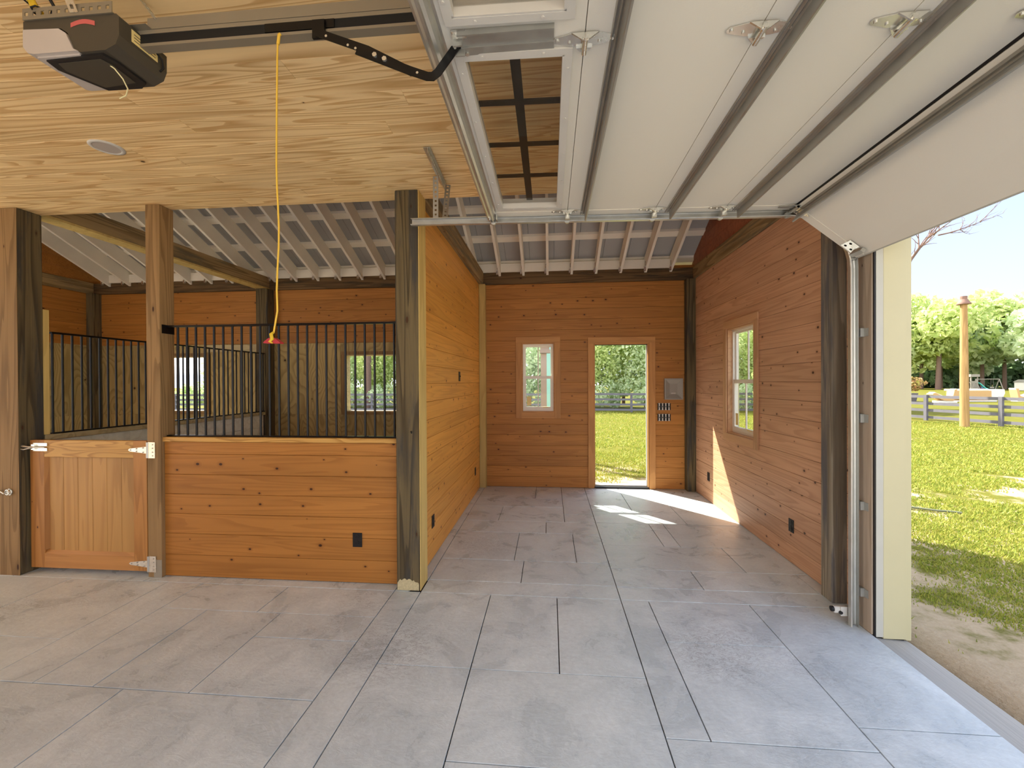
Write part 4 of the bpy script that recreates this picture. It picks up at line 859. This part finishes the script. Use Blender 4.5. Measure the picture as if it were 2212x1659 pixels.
# ---- stall grille (front): each bar its own part
def grille(name, p0, p1, pitch, z0, z1, label, first, last):
    p0, p1 = Vector(p0), Vector(p1); d = (p1 - p0); L = d.length; d.normalize(); s = Vector((-d.y, d.x, 0))
    g = root(name, (p0 + p1) / 2 + Vector((0, 0, z0)), label, 'grille')
    def flat(nm, a, b, za_, zb_, w):
        q = [p0 + d * a - s * w, p0 + d * b - s * w, p0 + d * b + s * w, p0 + d * a + s * w]
        MB().add([(v.x, v.y, z) for z in (za_, zb_) for v in q], [(3, 2, 1, 0), (4, 5, 6, 7)] + [(j, (j + 1) % 4, 4 + (j + 1) % 4, 4 + j) for j in range(4)]).build(nm, 'black', g)
    flat('top_rail', 0, L, z1 - .018, z1, .0155); flat('bottom_rail', 0, L, z0, z0 + .012, .019)
    n = int(round((last - first) / pitch)); b0 = None
    for i in range(n + 1):
        p = p0 + d * (first + (last - first) * i / n)
        if b0 is None: b0 = MB().cyl((p.x, p.y, z0 + .0125), (p.x, p.y, z1 - .0185), .0098, n=12).build('bar', 'black', g); zc = INFO[b0][1].z
        else: copy_at(b0, g, (p.x, p.y, zc))
    return g
g1 = grille('stall_grille', (-3.488, 3.625, 0), (-1.293, 3.625, 0), .0885, 1.2665, 2.282, 'black steel bar grille on top of the stall front wall', .100, 2.136)
box('mounting_plate', 'black', g1, -3.492, -3.484, 3.565, 3.690, 2.205, 2.285)
for k in (.12, .55, 1.0, 1.45, 1.9): MB().cyl((-3.488 + k, 3.605, 1.2785), (-3.488 + k, 3.605, 1.287), .008, n=6).build('bolt', 'black', g1)
g2 = grille('stall_grille', (-4.862, 3.765, 0), (-4.862, 6.885, 0), .0885, 1.2625, 2.262, 'black steel bar grille on the divider between the stalls', .012, 3.10)

# ---- half door of the stall
HD = root('stall_door', (-4.2, 3.56, .05), 'closed half height wooden stall door with six upright boards', 'stall door')
dx0, dx1, dz0, dz1, dy0, dy1 = -4.805, -3.632, .052, 1.232, 3.548, 3.590
lw, rw, tr2, brl = .142, .130, .155, .165
def mould(name, mat, poly): MB().prism(poly, 'y', dy0, dy1).build(name, mat, HD)
mould('stile', 'stain_v', [(dx0, dz0), (dx0 + lw, dz0 + .0), (dx0 + lw, dz1 - .0), (dx0, dz1)])
mould('stile', 'stain_v', [(dx1 - rw, dz0), (dx1, dz0), (dx1, dz1), (dx1 - rw, dz1)])
MB().prism([(dx0 + lw - .002, dy0 - .0005), (dx0 + lw, dy0 - .0005), (dx0 + lw + .0, dy0 + .0), (dx0 + lw + .022, dy1 - .012), (dx0 + lw - .002, dy1 - .012)], 'z', dz0 + brl, dz1 - tr2).build('bead', 'stain_v', HD)
box('top_rail', 'cap', HD, dx0 + lw + .0005, dx1 - rw - .0005, dy0, dy1, dz1 - tr2, dz1, .002)
MB().prism([(dy0, dz0), (dy1, dz0), (dy1, dz0 + brl), (dy1 - .01, dz0 + brl), (dy0, dz0 + brl - .035)], 'x', dx0 + lw + .0005, dx1 - rw - .0005).build('bottom_rail', 'casing', HD)
bw = (dx1 - rw - dx0 - lw - .022) / 6
for i in range(6):
    x = dx0 + lw + .022 + bw * i; o = MB().prism([(x + .0008, dy1 - .014), (x + .004, dy1 - .018), (x + bw - .004, dy1 - .018), (x + bw - .0008, dy1 - .014), (x + bw - .0008, dy1 - .002), (x + .0008, dy1 - .002)], 'z', dz0 + brl - .01, dz1 - tr2 + .01).build('board', 'door_panel', HD)
def strap_hinge(zc):
    y0, y1 = dy0 - .0065, dy0 - .0008; xk = -3.622
    mb = MB().prism([(xk, zc - .032), (xk, zc + .032), (-3.795, zc + .012), (-3.808, zc), (-3.795, zc - .012)], 'y', y0, y1)
    o = mb.build('strap_hinge', 'galv_bright', HD)
    MB().box(xk + .012, -3.543, y0 - .002, dy0 - .0045, zc - .072, zc + .072).build('hinge_plate', 'galv_bright', o)
    MB().cyl((xk + .004, y0 - .001, zc - .070), (xk + .004, y0 - .001, zc + .070), .009, n=10).build('barrel', 'galv', o)
    sc = MB()
    for (a, b) in ((-3.785, 0), (-3.725, .012), (-3.725, -.012), (-3.66, .02), (-3.66, -.02), (-3.565, .05), (-3.565, .018), (-3.565, -.018), (-3.565, -.05)): sc.cyl((a, y0 - .0005, zc + b), (a, y0 - .0045, zc + b), .0055, n=8)
    sc.build('screws', 'galv_dark', o)
strap_hinge(1.150); strap_hinge(.120)
lt = MB().box(-4.770, -4.625, dy0 - .006, dy0 - .0008, 1.178, 1.206).box(-4.770, -4.625, dy0 - .006, dy0 - .0008, 1.132, 1.160).box(-4.770, -4.735, dy0 - .02, dy0 - .0008, 1.145, 1.195).build('latch_plate', 'galv_bright', HD)
MB().tube([(-4.87, dy0 - .035, 1.185), (-4.83, dy0 - .035, 1.180), (-4.79, dy0 - .022, 1.172), (-4.70, dy0 - .014, 1.168), (-4.64, dy0 - .010, 1.166)], [.014, .012, .009, .008, .006], 8).build('latch_bolt', 'galv', lt)
MB().tube([(-4.86, dy0 - .04, 1.185), (-4.845, dy0 - .045, 1.155), (-4.82, dy0 - .04, 1.15), (-4.77, dy0 - .028, 1.162)], .007, 8).build('latch_hook', 'galv', lt)
# hook and eye on the big post
HK = root('hook', (-4.99, 3.47, .76), 'steel eye bolt with a snap hook on the big left post', 'hook')
MB().cyl((-4.93, 3.4835, .765), (-4.93, 3.4785, .765), .030, n=14).build('back_plate', 'galv', HK)
MB().tube([(-4.93 + .022 * math.cos(t), 3.465, .765 + .022 * math.sin(t)) for t in [2 * math.pi * k / 12 for k in range(13)]], .006, 6).build('ring', 'galv_bright', HK)
MB().tube([(-4.945, 3.455, .755), (-4.98, 3.452, .775), (-5.02, 3.455, .785), (-5.03, 3.455, .765), (-4.99, 3.452, .74)], .008, 8).build('snap', 'galv', HK)

# ---- electrical fittings
def outlet(name, loc, rz_, label, kind, dark='black_plastic'):
    o = root(name, loc, label, 'outlet' if kind == 'outlet' else 'switch'); o.rotation_euler = (0, 0, rz_); INFO[o] = (o, Vector())
    MB().box(-.042, .042, -.007, -.0005, -.062, .062, .002).build('plate', dark, o)
    if kind == 'outlet':
        for s in (-1, 1):
            r = MB().cyl((0, -.0075, s * .027), (0, -.0098, s * .027), .022, n=14).build('receptacle', dark, o)
            MB().box(-.010, -.007, -.0106, -.0099, s * .027 - .006, s * .027 + .008).box(.007, .010, -.0106, -.0099, s * .027 - .006, s * .027 + .008).build('slots', 'dark_slot', r)
    else:
        MB().box(-.008, .008, -.009, -.0072, -.018, .018).box(-.005, .005, -.019, -.009, -.004, .010).build('toggle', dark, o)
    MB().cyl((0, -.0072, 0), (0, -.0088, 0), .004, n=8).build('screw', dark, o)
    return o
outlet('outlet', (-1.674, 3.58, .380), 0, 'black outlet on the stall front wall, lower right', 'outlet')
outlet('outlet', (XL, 4.138, .373), HP, 'black outlet low on the bay partition, close to the dark post', 'outlet')
outlet('outlet', (XL, 6.555, .36), HP, 'black outlet low on the bay partition, near the back corner', 'outlet')
outlet('light_switch', (XL, 5.418, 1.823), HP, 'dark switch plate at chest height on the bay partition', 'switch')
outlet('outlet', (XR, 6.427, .357), -HP, 'black outlet low on the right wall, near the back corner', 'outlet')
outlet('outlet', (XR, 4.293, .362), -HP, 'dark outlet low on the right wall, near the overhead door', 'outlet')
# grey panel with a sunken centre
GB = root('junction_panel', (1.98, YB, 1.62), 'square grey plastic box with a sunken face right of the doorway', 'wall box')
x0, x1, z0, z1 = 1.838, 2.124, 1.452, 1.792; yo = YB - .001; dp = .05
box('back', 'grey_plastic', GB, x0, x1, yo - .012, yo, z0, z1)
i1, i2 = .018, .085; ring = []
def rect(k, y_): return [(x0 + k, y_, z0 + k), (x1 - k, y_, z0 + k), (x1 - k, y_, z1 - k), (x0 + k, y_, z1 - k)]
vs = rect(0, yo - .012) + rect(0, yo - dp) + rect(i1, yo - dp) + rect(i2, yo - .018)
MB().add(vs, [(k * 4 + j, k * 4 + (j + 1) % 4, k * 4 + 4 + (j + 1) % 4, k * 4 + 4 + j) for k in range(3) for j in range(4)] + [(12, 13, 14, 15)]).build('cover', 'grey_plastic', GB)
box('pull', 'white_plastic', GB, 1.945, 2.015, yo - .024, yo - .0185, z0 + i2 + .012, z0 + i2 + .024)
def gang(z, label):
    o = root('switch_bank', (1.84, YB, z), label, 'switch')
    box('back_box', 'dark_slot', o, 1.737, 1.942, YB - .006, YB - .0005, z - .056, z + .056)
    for k in range(4):
        xc = 1.764 + .0505 * k
        y_ = MB().prism([(xc - .016, z - .056), (xc + .016, z - .056), (xc + .009, z - .040), (xc + .011, z), (xc + .009, z + .040), (xc + .016, z + .056), (xc - .016, z + .056), (xc - .009, z + .040), (xc - .011, z), (xc - .009, z - .040)], 'y', YB - .011, YB - .0065).build('switch_yoke', 'white_plastic', o)
        box('toggle', 'black_plastic', y_, xc - .005, xc + .005, YB - .018, YB - .0115, z - .012, z + .012)
gang(1.338, 'four switches without cover plate, upper of the two banks right of the doorway')
gang(1.163, 'four switches without cover plate, lower of the two banks right of the doorway')
# nail on the dark post, ring screw scars
tag(MB().cyl((-1.16, 3.4895, 1.338), (-1.145, 3.455, 1.330), .006, n=6).build('nail', 'black'), 'bent black nail sticking out of the dark corner post', 'nail')

# ================================================================== OUTDOORS
NR = np.random.default_rng(11)
def leaf_mesh(name, pts, size, mat, parent, flat=0.0):
    """many small leaf quads at pts with random tilt"""
    n = len(pts); a = NR.normal(size=(n, 3)); a[:, 2] *= (1 - flat); a /= np.linalg.norm(a, axis=1)[:, None]
    b = np.cross(a, NR.normal(size=(n, 3))); b /= np.linalg.norm(b, axis=1)[:, None]
    s = size * NR.uniform(.6, 1.4, size=(n, 1)); a = a * s; b = b * s * .62
    v = np.stack([pts - a, pts - b * .9 + a * .1, pts + a, pts + b * .9 + a * .1], 1).reshape(-1, 3)
    f = np.arange(4 * n).reshape(-1, 4)
    c = np.array(v.mean(0)); me = bpy.data.meshes.new(name); me.from_pydata((v - c).tolist(), [], f.tolist()); me.materials.append(MAT[mat])
    o = link(bpy.data.objects.new(name, me), parent, c); o['kind'] = 'stuff'; return o
def clump(c, rx, rz_, k, n, shell=.75):
    """points on k lumpy blobs that make up a crown"""
    out_ = []
    for i in range(k):
        u = NR.normal(size=3); u /= np.linalg.norm(u); r = NR.uniform(.25, .8)
        bc = np.array(c) + u * np.array([rx, rx, rz_]) * r; br = NR.uniform(.30, .5)
        m_ = n // k; w = NR.normal(size=(m_, 3)); w /= np.linalg.norm(w, axis=1)[:, None]
        out_.append(bc + w * np.array([rx, rx, rz_]) * br * NR.uniform(shell, 1.0, size=(m_, 1)))
    return np.concatenate(out_)
def tree(name, label, x, y, h, r, mat, n, leaf, trunk_r, crown0=.3, group=None, cat='tree', bark='bark', lean=0.0):
    z = gz(x, y) - .05; t = root(name, (x, y, z), label, cat, group)
    MB().tube([(x, y, z), (x + lean * .4, y, z + h * .35), (x + lean, y + .1, z + h * .8)], [trunk_r, trunk_r * .75, trunk_r * .25], 8).build('trunk', bark, t)
    zc = z + h * (crown0 + 1) / 2
    leaf_mesh('crown', clump((x + lean * .6, y, zc), r, h * (1 - crown0) / 2, 16, n), leaf, mat, t)
    return t

# ---- post and rail fences
def fence(name, p0, p1, label, h=1.30, step=3.05, offs=0.0):
    p0, p1 = Vector((*p0, 0)), Vector((*p1, 0)); d = p1 - p0; L = d.length; d.normalize(); s = Vector((-d.y, d.x, 0))
    F = root(name, (p0.x, p0.y, gz(p0.x, p0.y)), label, 'fence'); n = int(L / step)
    zs = []
    for i in range(n + 1):
        p = p0 + d * (offs + step * i); z = gz(p.x, p.y); zs.append((p, z))
        q = [p - d * .07 - s * .06, p + d * .07 - s * .06, p + d * .07 + s * .06, p - d * .07 + s * .06]
        MB().add([(v.x, v.y, zz) for zz in (z - .1, z + h + .02) for v in q], [(3, 2, 1, 0), (4, 5, 6, 7)] + [(j, (j + 1) % 4, 4 + (j + 1) % 4, 4 + j) for j in range(4)]).build('post', 'fence', F)
    for (pa, za), (pb, zb_) in zip(zs[:-1], zs[1:]):
        for hz in (.10, .46, .80, 1.16):
            q = []
            for (p, z) in ((pa, za), (pb, zb_)):
                for (o_, dz_) in ((-.085, 0), (-.062, 0), (-.062, .14), (-.085, .14)): q.append((p.x + s.x * o_, p.y + s.y * o_, z + hz + dz_))
            MB().add(q, [(0, 1, 2, 3), (7, 6, 5, 4)] + [(j, 4 + j, 4 + (j + 1) % 4, (j + 1) % 4) for j in range(4)]).build('rail', 'fence', F)
    return F
fence('rail_fence', (22.2, 11.6), (18.1, 29.2), 'haze-greyed four rail fence across the lawn, right of the barn', step=3.05, offs=.35)
fence('rail_fence', (-30.0, 29.7), (18.0, 29.7), 'haze-greyed four rail fence behind the barn, seen through the doorway', step=3.05, offs=2.0)
# ---- pole with a cap
UP = root('wooden_pole', (18.36, 20.64, -.35), 'tall round wooden pole with a metal hat, in front of the fence', 'pole')
MB().cyl((18.36, 20.64, -.4), (18.30, 20.62, 5.20), .165, .115, 16).build('shaft', 'pole', UP)
MB().cyl((18.30, 20.62, 5.08), (18.30, 20.62, 5.14), .25, .24, 18).cyl((18.30, 20.62, 5.14), (18.30, 20.62, 5.30), .22, .14, 18).cyl((18.30, 20.62, 5.30), (18.30, 20.62, 5.44), .12, .12, 14).build('metal_hat', 'rust', UP)
# ---- garden furniture beyond the fence
SF = root('outdoor_sofa', (38.9, 43.8, -.35), 'long tan outdoor sofa with white cushions beyond the fence', 'sofa')
rx, ry = 1.0, 0.0
zb0 = -.33
box('back_panel', 'wicker', SF, 37.3, 41.1, 43.6, 43.75, zb0 + .22, zb0 + 1.05, .02)
box('seat', 'wicker', SF, 37.3, 41.1, 43.75, 44.6, zb0 + .12, zb0 + .5, .02)
box('back_cushion', 'cushion', SF, 37.25, 41.0, 43.7, 43.95, zb0 + 1.0, zb0 + 1.2, .05)
box('base', 'cushion', SF, 37.4, 41.6, 43.65, 44.5, zb0 + .0, zb0 + .12)
MB().prism([(41.15, zb0 + .45), (41.5, zb0 + .28), (42.1, zb0 + .35), (42.3, zb0 + .8), (42.25, zb0 + 1.15), (41.12, zb0 + 1.15)], 'y', 43.65, 44.5).build('end_cushion', 'cushion', SF)
def chaise(x, y, label, flip=1, cush='wicker'):
    c = root('chaise_lounge', (x, y, -.35), label, 'lounger'); z = -.35
    P = [(-.95, 1.30), (-.72, 1.28), (-.55, .55), (-.2, .42), (.4, .62), (1.0, .95), (1.25, .92), (1.3, .78), (.9, .5), (.2, .22), (-.6, .2), (-.75, .4)]
    MB().prism([(x + flip * a * .9, z + b * .95) for a, b in P], 'y', y - .35, y + .35).build('shell', cush, c)
    box('base', 'cushion', c, x - .7, x + .9, y - .3, y + .3, z, z + .2)
    MB().strip([(x + flip * -.86, y, z + 1.26), (x + flip * -.56, y, z + .60), (x + flip * -.2, y, z + .46), (x + flip * .35, y, z + .64), (x + flip * 1.0, y, z + .95)], .07, .6, (0, 1, 0)).build('cushion', 'cushion', c)
chaise(44.6, 44.5, 'curved white and tan chaise lounge beyond the fence, right of the sofa')
chaise(35.6, 42.0, 'sloping tan chaise lounge beyond the fence, left of the sofa', -1)
PL = root('planter', (35.0, 45.0, -.35), 'dark planter with a reddish bush beyond the fence', 'planter')
MB().cyl((35.0, 45.0, -.35), (35.0, 45.0, .45), .55, .7, 14).build('pot', 'fence', PL)
leaf_mesh('bush', clump((35.3, 45.0, 1.25), 1.35, .8, 10, 700), .13, 'leaf_red', PL)
# ---- playset by the wood
px0, py0 = 81.1, 89.9; g0 = -.35
PS = root('playset', (px0, py0, g0), 'grey timber play tower with a teal slide at the edge of the wood', 'playset')
for a in (-.6, .6):
    for b in (-.6, .6): box('post', 'play_wood', PS, px0 + a - .07, px0 + a + .07, py0 + b - .07, py0 + b + .07, g0, g0 + 3.0)
for k in range(6): box('wall_board', 'play_wood', PS, px0 - .62, px0 + .62, py0 - .73, py0 - .68, g0 + .3 + k * .26, g0 + .5 + k * .26)
box('roof', 'play_wood', PS, px0 - .8, px0 + .8, py0 - .85, py0 + .8, g0 + 2.6, g0 + 3.1); box('deck', 'play_wood', PS, px0 - .6, px0 + .6, py0 - .66, py0 + .6, g0 + 1.5, g0 + 1.6)
MB().strip([(px0 + .65, py0 - .2, g0 + 1.6), (px0 + 1.0, py0 - .5, g0 + 1.4), (px0 + 1.5, py0 - 1.0, g0 + .5), (px0 + 1.9, py0 - 1.3, g0 + .2)], .12, .75, (.5, 1, 0)).build('slide', 'teal', PS)
sx0, sy0 = 85.7, 91.7
SS = root('swing_set', (sx0, sy0, g0), 'pale swing frame with two swings beside the play tower', 'swing set')
MB().cyl((sx0 - 2.2, sy0, g0 + 2.15), (sx0 + 2.2, sy0, g0 + 2.15), .08, n=8).build('top_bar', 'play_wood', SS)
for xx in (sx0 - 2.1, sx0 + 2.1):
    for k in (-1, 1): MB().cyl((xx, sy0, g0 + 2.15), (xx, sy0 + k * .8, g0), .07, n=8).build('leg', 'play_wood', SS)
for xx, mt in ((sx0 - .8, 'blue'), (sx0 + .8, 'lens')):
    q = box('swing_seat', mt, SS, xx - .25, xx + .25, sy0 - .13, sy0 + .13, g0 + .4, g0 + .6)
    for k in (-1, 1): MB().cyl((xx + k * .2, sy0, g0 + .6), (xx + k * .2, sy0, g0 + 2.15), .018, n=5).build('chain', 'grey_post', q)
SH = root('garden_shed', (89.3, 88.6, g0), 'small white garden shed at the edge of the wood', 'shed')
box('body', 'vinyl', SH, 88.4, 90.4, 88.0, 89.6, g0, g0 + 1.55); MB().prism([(87.85, g0 + 1.56), (89.75, g0 + 1.56), (88.8, g0 + 2.05)], 'x', 88.25, 90.55).build('roof', 'grey_plastic', SH)
# ---- bare branching tree beside the barn
BT = root('bare_tree', (17.6, 23.9, -.35), 'leafless tree whose bare branches rise beside the white jamb', 'tree')
MB().tube([(17.3, 23.9, -.4), (17.5, 23.9, 3.5), (17.9, 23.8, 6.4), (18.4, 23.75, 7.6)], [.22, .18, .12, .09], 8).build('trunk', 'bark', BT)
def branch(p, d, L, r, lev):
    pts = [Vector(p)]; dd = Vector(d).normalized()
    for k in range(4):
        dd = (dd + Vector((RNG.uniform(-.22, .22), RNG.uniform(-.2, .2), RNG.uniform(-.12, .2)))).normalized(); pts.append(pts[-1] + dd * L / 4)
    bmk.tube(pts, [r, r * .8, r * .62, r * .45, r * .25], 5)
    if lev:
        for k in (1, 2, 3, 4):
            for q in range(2 if lev > 1 else 1): branch(pts[k], dd + Vector((RNG.uniform(-.9, .9), RNG.uniform(-.7, .7), RNG.uniform(-.5, .7))), L * .52, r * .5, lev - 1)
bmk = MB(); branch((18.3, 23.75, 7.4), (.75, .05, .78), 2.6, .085, 2); branch((20.0, 23.9, 9.2), (.75, 0, .25), 1.9, .04, 2); branch((18.0, 23.8, 6.6), (-.5, .1, .9), 2.2, .06, 2)
tag(bmk.build('branches', 'bark', BT), kind='stuff')
# ---- wood on the right, far trees
kinds = ['bright', 'pale', 'mid']
spots = []
for i in range(13):
    ang = math.radians(33.5 + i * 1.32); rr_ = 142 + 9 * math.sin(i * 2.4) + (6 if i % 2 else -4)
    spots.append((rr_ * math.sin(ang), rr_ * math.cos(ang), 20 + 3.0 * math.sin(i * 1.7) + (3 if i in (2, 3) else 0)))
words = ['first', 'second', 'third', 'fourth', 'fifth', 'sixth', 'seventh', 'eighth', 'ninth', 'tenth', 'eleventh', 'twelfth', 'thirteenth', 'fourteenth', 'fifteenth', 'sixteenth', 'seventeenth', 'eighteenth']
for i, (x, y, h) in enumerate(spots):
    k = kinds[(i * 2 + i // 3) % 3]
    tree('woodland_tree', f'{words[i]} leafy crown from the left in the front row of the far wood', x, y, h, 7.6, 'leaf_' + k, 3600, .62, .38, .2, 'front row of the wood beyond the lawn')
for i in range(9):
    ang = math.radians(34 + i * 1.9); rr_ = 168 + 6 * math.sin(i * 1.9)
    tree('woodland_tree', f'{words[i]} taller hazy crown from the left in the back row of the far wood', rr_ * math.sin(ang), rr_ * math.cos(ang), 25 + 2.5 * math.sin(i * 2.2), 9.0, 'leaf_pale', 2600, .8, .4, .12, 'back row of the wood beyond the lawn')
# nearer broad tree at the left end of the wood
tree('woodland_tree', 'big round bright green tree nearest the white jamb, in front of the wood', 82.0, 98.0, 22, 9.5, 'leaf_bright', 7000, .55, .5, .16, None, lean=.5)
UG = root('undergrowth', (95, 105, -.3)); tag(UG, 'dark undergrowth between the trunks of the wood', 'undergrowth', kind='stuff')
P_ = []
for i in range(60):
    ang = math.radians(33 + i * .30); rr_ = 152 + NR.uniform(-3, 5); P_.append(clump((rr_ * math.sin(ang), rr_ * math.cos(ang), 2.2), 3.0, 3.2, 5, 220))
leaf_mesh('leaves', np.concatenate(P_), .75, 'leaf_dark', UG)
# ---- thicket behind the barn, seen through the doorway and windows
TH = [(-27, 33.4, 6.6, 'bright'), (-24, 35, 8.0, 'pale'), (-20.5, 33.6, 6.2, 'bright'), (-17.0, 35.2, 8.2, 'mid'), (-13.4, 34.2, 7.0, 'bright'), (-10.2, 35, 8.5, 'pale'), (-7.0, 34, 7.2, 'mid'), (-4.2, 35.2, 8.6, 'pale'),
      (-1.6, 34.0, 7.2, 'mid'), (.8, 33.4, 7.6, 'pale'), (3.4, 33.0, 7.0, 'bright'), (5.3, 34.6, 8.4, 'bright'), (7.2, 33.2, 7.4, 'mid'), (9.8, 34.4, 8.6, 'pale'), (12.6, 33.6, 7.2, 'bright'), (15.6, 34.6, 8.0, 'bright'), (18.8, 33.6, 7.6, 'mid'), (22, 33, 7.8, 'bright')]
for i, (x, y, h, k) in enumerate(TH):
    w = f'{words[i]} bushy young tree from the left in the thicket behind the back fence'
    tree('thicket_tree', w, x, y, h, 2.5, 'leaf_' + k, 5200, .135, .05, .02, 'thicket behind the back fence', bark='bark_pale', lean=.3 * math.sin(i))
TU = root('undergrowth', (-4, 32.2, -.3)); tag(TU, 'leafy undergrowth along the back fence behind the barn', 'undergrowth', kind='stuff')
leaf_mesh('leaves', np.concatenate([clump((-30 + i * 1.15, 32.4 + .5 * math.sin(i * 2.1), .75), 1.1, 1.25, 5, 620) for i in range(46)]), .12, 'leaf_mid', TU)
for i in range(14):
    x = -26 + i * 3.6; y = 39 + 1.5 * math.sin(i * 1.3)
    tree('forest_tree', f'{words[i]} tall hazy tree from the left rising behind the thicket', x, y, 13 + 2 * math.sin(i * 2.1), 3.4, 'leaf_pale' if i % 2 else 'leaf_mid', 2400, .26, .16, .1, 'tall trees behind the thicket')
for x, y, r, lab in ((-13.9, 31.6, .26, 'thick straight pine trunk behind the fence, seen through the right stall opening'), (-25.9, 31.6, .24, 'straight pine trunk behind the fence, seen through the left stall opening')):
    t = root('pine_tree', (x, y, -.35), lab, 'tree'); MB().cyl((x, y, -.4), (x + .2, y, 13), r, r * .7, 14).build('trunk', 'bark', t)
    leaf_mesh('crown', clump((x + .2, y, 13), 2.2, 2.5, 8, 1200), .2, 'leaf_mid', t)
# porch post outside the back window
PP = root('porch_post', (-.135, 10.4, -.3), 'grey porch post with a stepped top outside the back window', 'post')
box('shaft', 'grey_post', PP, -.21, -.07, 10.33, 10.47, -.33, 2.43); box('cap_block', 'grey_post', PP, -.235, .02, 10.28, 10.50, 2.44, 2.52); box('cap_block', 'grey_post', PP, -.22, .0, 10.30, 10.48, 2.522, 2.60); box('head', 'fence', PP, -.24, .20, 10.26, 10.5, 2.602, 2.75)
TB = root('turquoise_board', (.02, 10.9, -.3), 'tall turquoise board standing behind the grey porch post', 'board')
box('sheet', 'turquoise', TB, -.10, .14, 10.85, 10.89, -.33, 2.62); box('brace', 'grey_post', TB, -.02, .06, 10.892, 10.93, -.33, 2.5)
# barrels seen through the right window
for i, (x, y, lab) in enumerate(((9.2, 19.3, 'blue barrel on the lawn seen through the right window, nearer one'), (10.6, 20.6, 'blue barrel on the lawn seen through the right window, farther one'))):
    b = root('barrel', (x, y, gz(x, y)), lab, 'barrel'); z = gz(x, y)
    MB().cyl((x, y, z), (x, y, z + .9), .3, n=18).build('drum', 'blue', b); MB().cyl((x, y, z + .28), (x, y, z + .31), .312, n=18).cyl((x, y, z + .6), (x, y, z + .63), .312, n=18).build('hoops', 'blue', b)
tree('lawn_shrub', 'bright leafy shrub seen through the right window', 14.6, 29.0 - 1.6, 4.2, 2.0, 'leaf_bright', 4200, .12, .06, .05)
# hose lying on the grass
hp = [(5.15 + .62 * k / 9, 6.68 - .16 * k / 9 + .02 * math.sin(k), gz(5.15 + .62 * k / 9, 6.6) + .03) for k in range(10)]
tag(MB().tube(hp, .018, 6).build('garden_hose', 'hose'), 'short grey hose lying on the grass right of the barn', 'hose')

# ---- grass blades over the lawn in view (stuff: nobody could count them)
def blades(name, label, ang0, ang1, r0, r1, n, hb, dens=None):
    a = np.radians(NR.uniform(ang0, ang1, n)); r = r0 * (r1 / r0) ** NR.uniform(0, 1, n); x, y = r * np.sin(a), r * np.cos(a)
    keep = ~((x > -8.7) & (x < 2.56) & (y > -1.6) & (y < 7.42)); x, y, r = x[keep], y[keep], r[keep]
    patch = np.sin(x * 1.9 + 1.3 * np.sin(y * 1.1)) + np.sin(y * 2.3 + 1.1 * np.sin(x * 1.4)) + .5 * np.sin(x * 5.1 + y * 4.3)
    edge = np.clip((x - 2.5) / 2.2, 0, 1); edge = np.where(y > 7.4, np.clip((y - 7.4) / 3.0, .15, 1), edge)
    k2 = (patch + NR.normal(size=len(x)) * .5) > (1.2 - 2.6 * edge); x, y, r = x[k2], y[k2], r[k2]
    z = np.array([gz(p, q) for p, q in zip(x, y)]); m_ = len(x); h = hb * NR.uniform(.5, 1.4, m_) * np.clip(r / 7, .75, 1.6); t = NR.uniform(0, 2 * np.pi, m_)
    w = .0045 * np.clip(r / 3.0, 1, 5); lx, ly = NR.normal(size=m_) * .6 * h, NR.normal(size=m_) * .6 * h
    v = np.stack([np.stack([x - w * np.cos(t), y - w * np.sin(t), z - .01], 1), np.stack([x + w * np.cos(t), y + w * np.sin(t), z - .01], 1), np.stack([x + lx, y + ly, z + h], 1)], 1).reshape(-1, 3)
    c = v.mean(0); me = bpy.data.meshes.new(name); me.from_pydata((v - c).tolist(), [], np.arange(3 * m_).reshape(-1, 3).tolist()); me.materials.append(MAT['grass'])
    o = link(bpy.data.objects.new(name, me), None, c); tag(o, label, 'grass', kind='stuff')
blades('lawn_grass', 'short sunlit grass of the lawn right of the barn', 27, 60, 3.3, 30, 230000, .030)
blades('back_grass', 'short sunlit grass of the lawn behind the barn', -42, 27, 7.5, 30, 130000, .034)
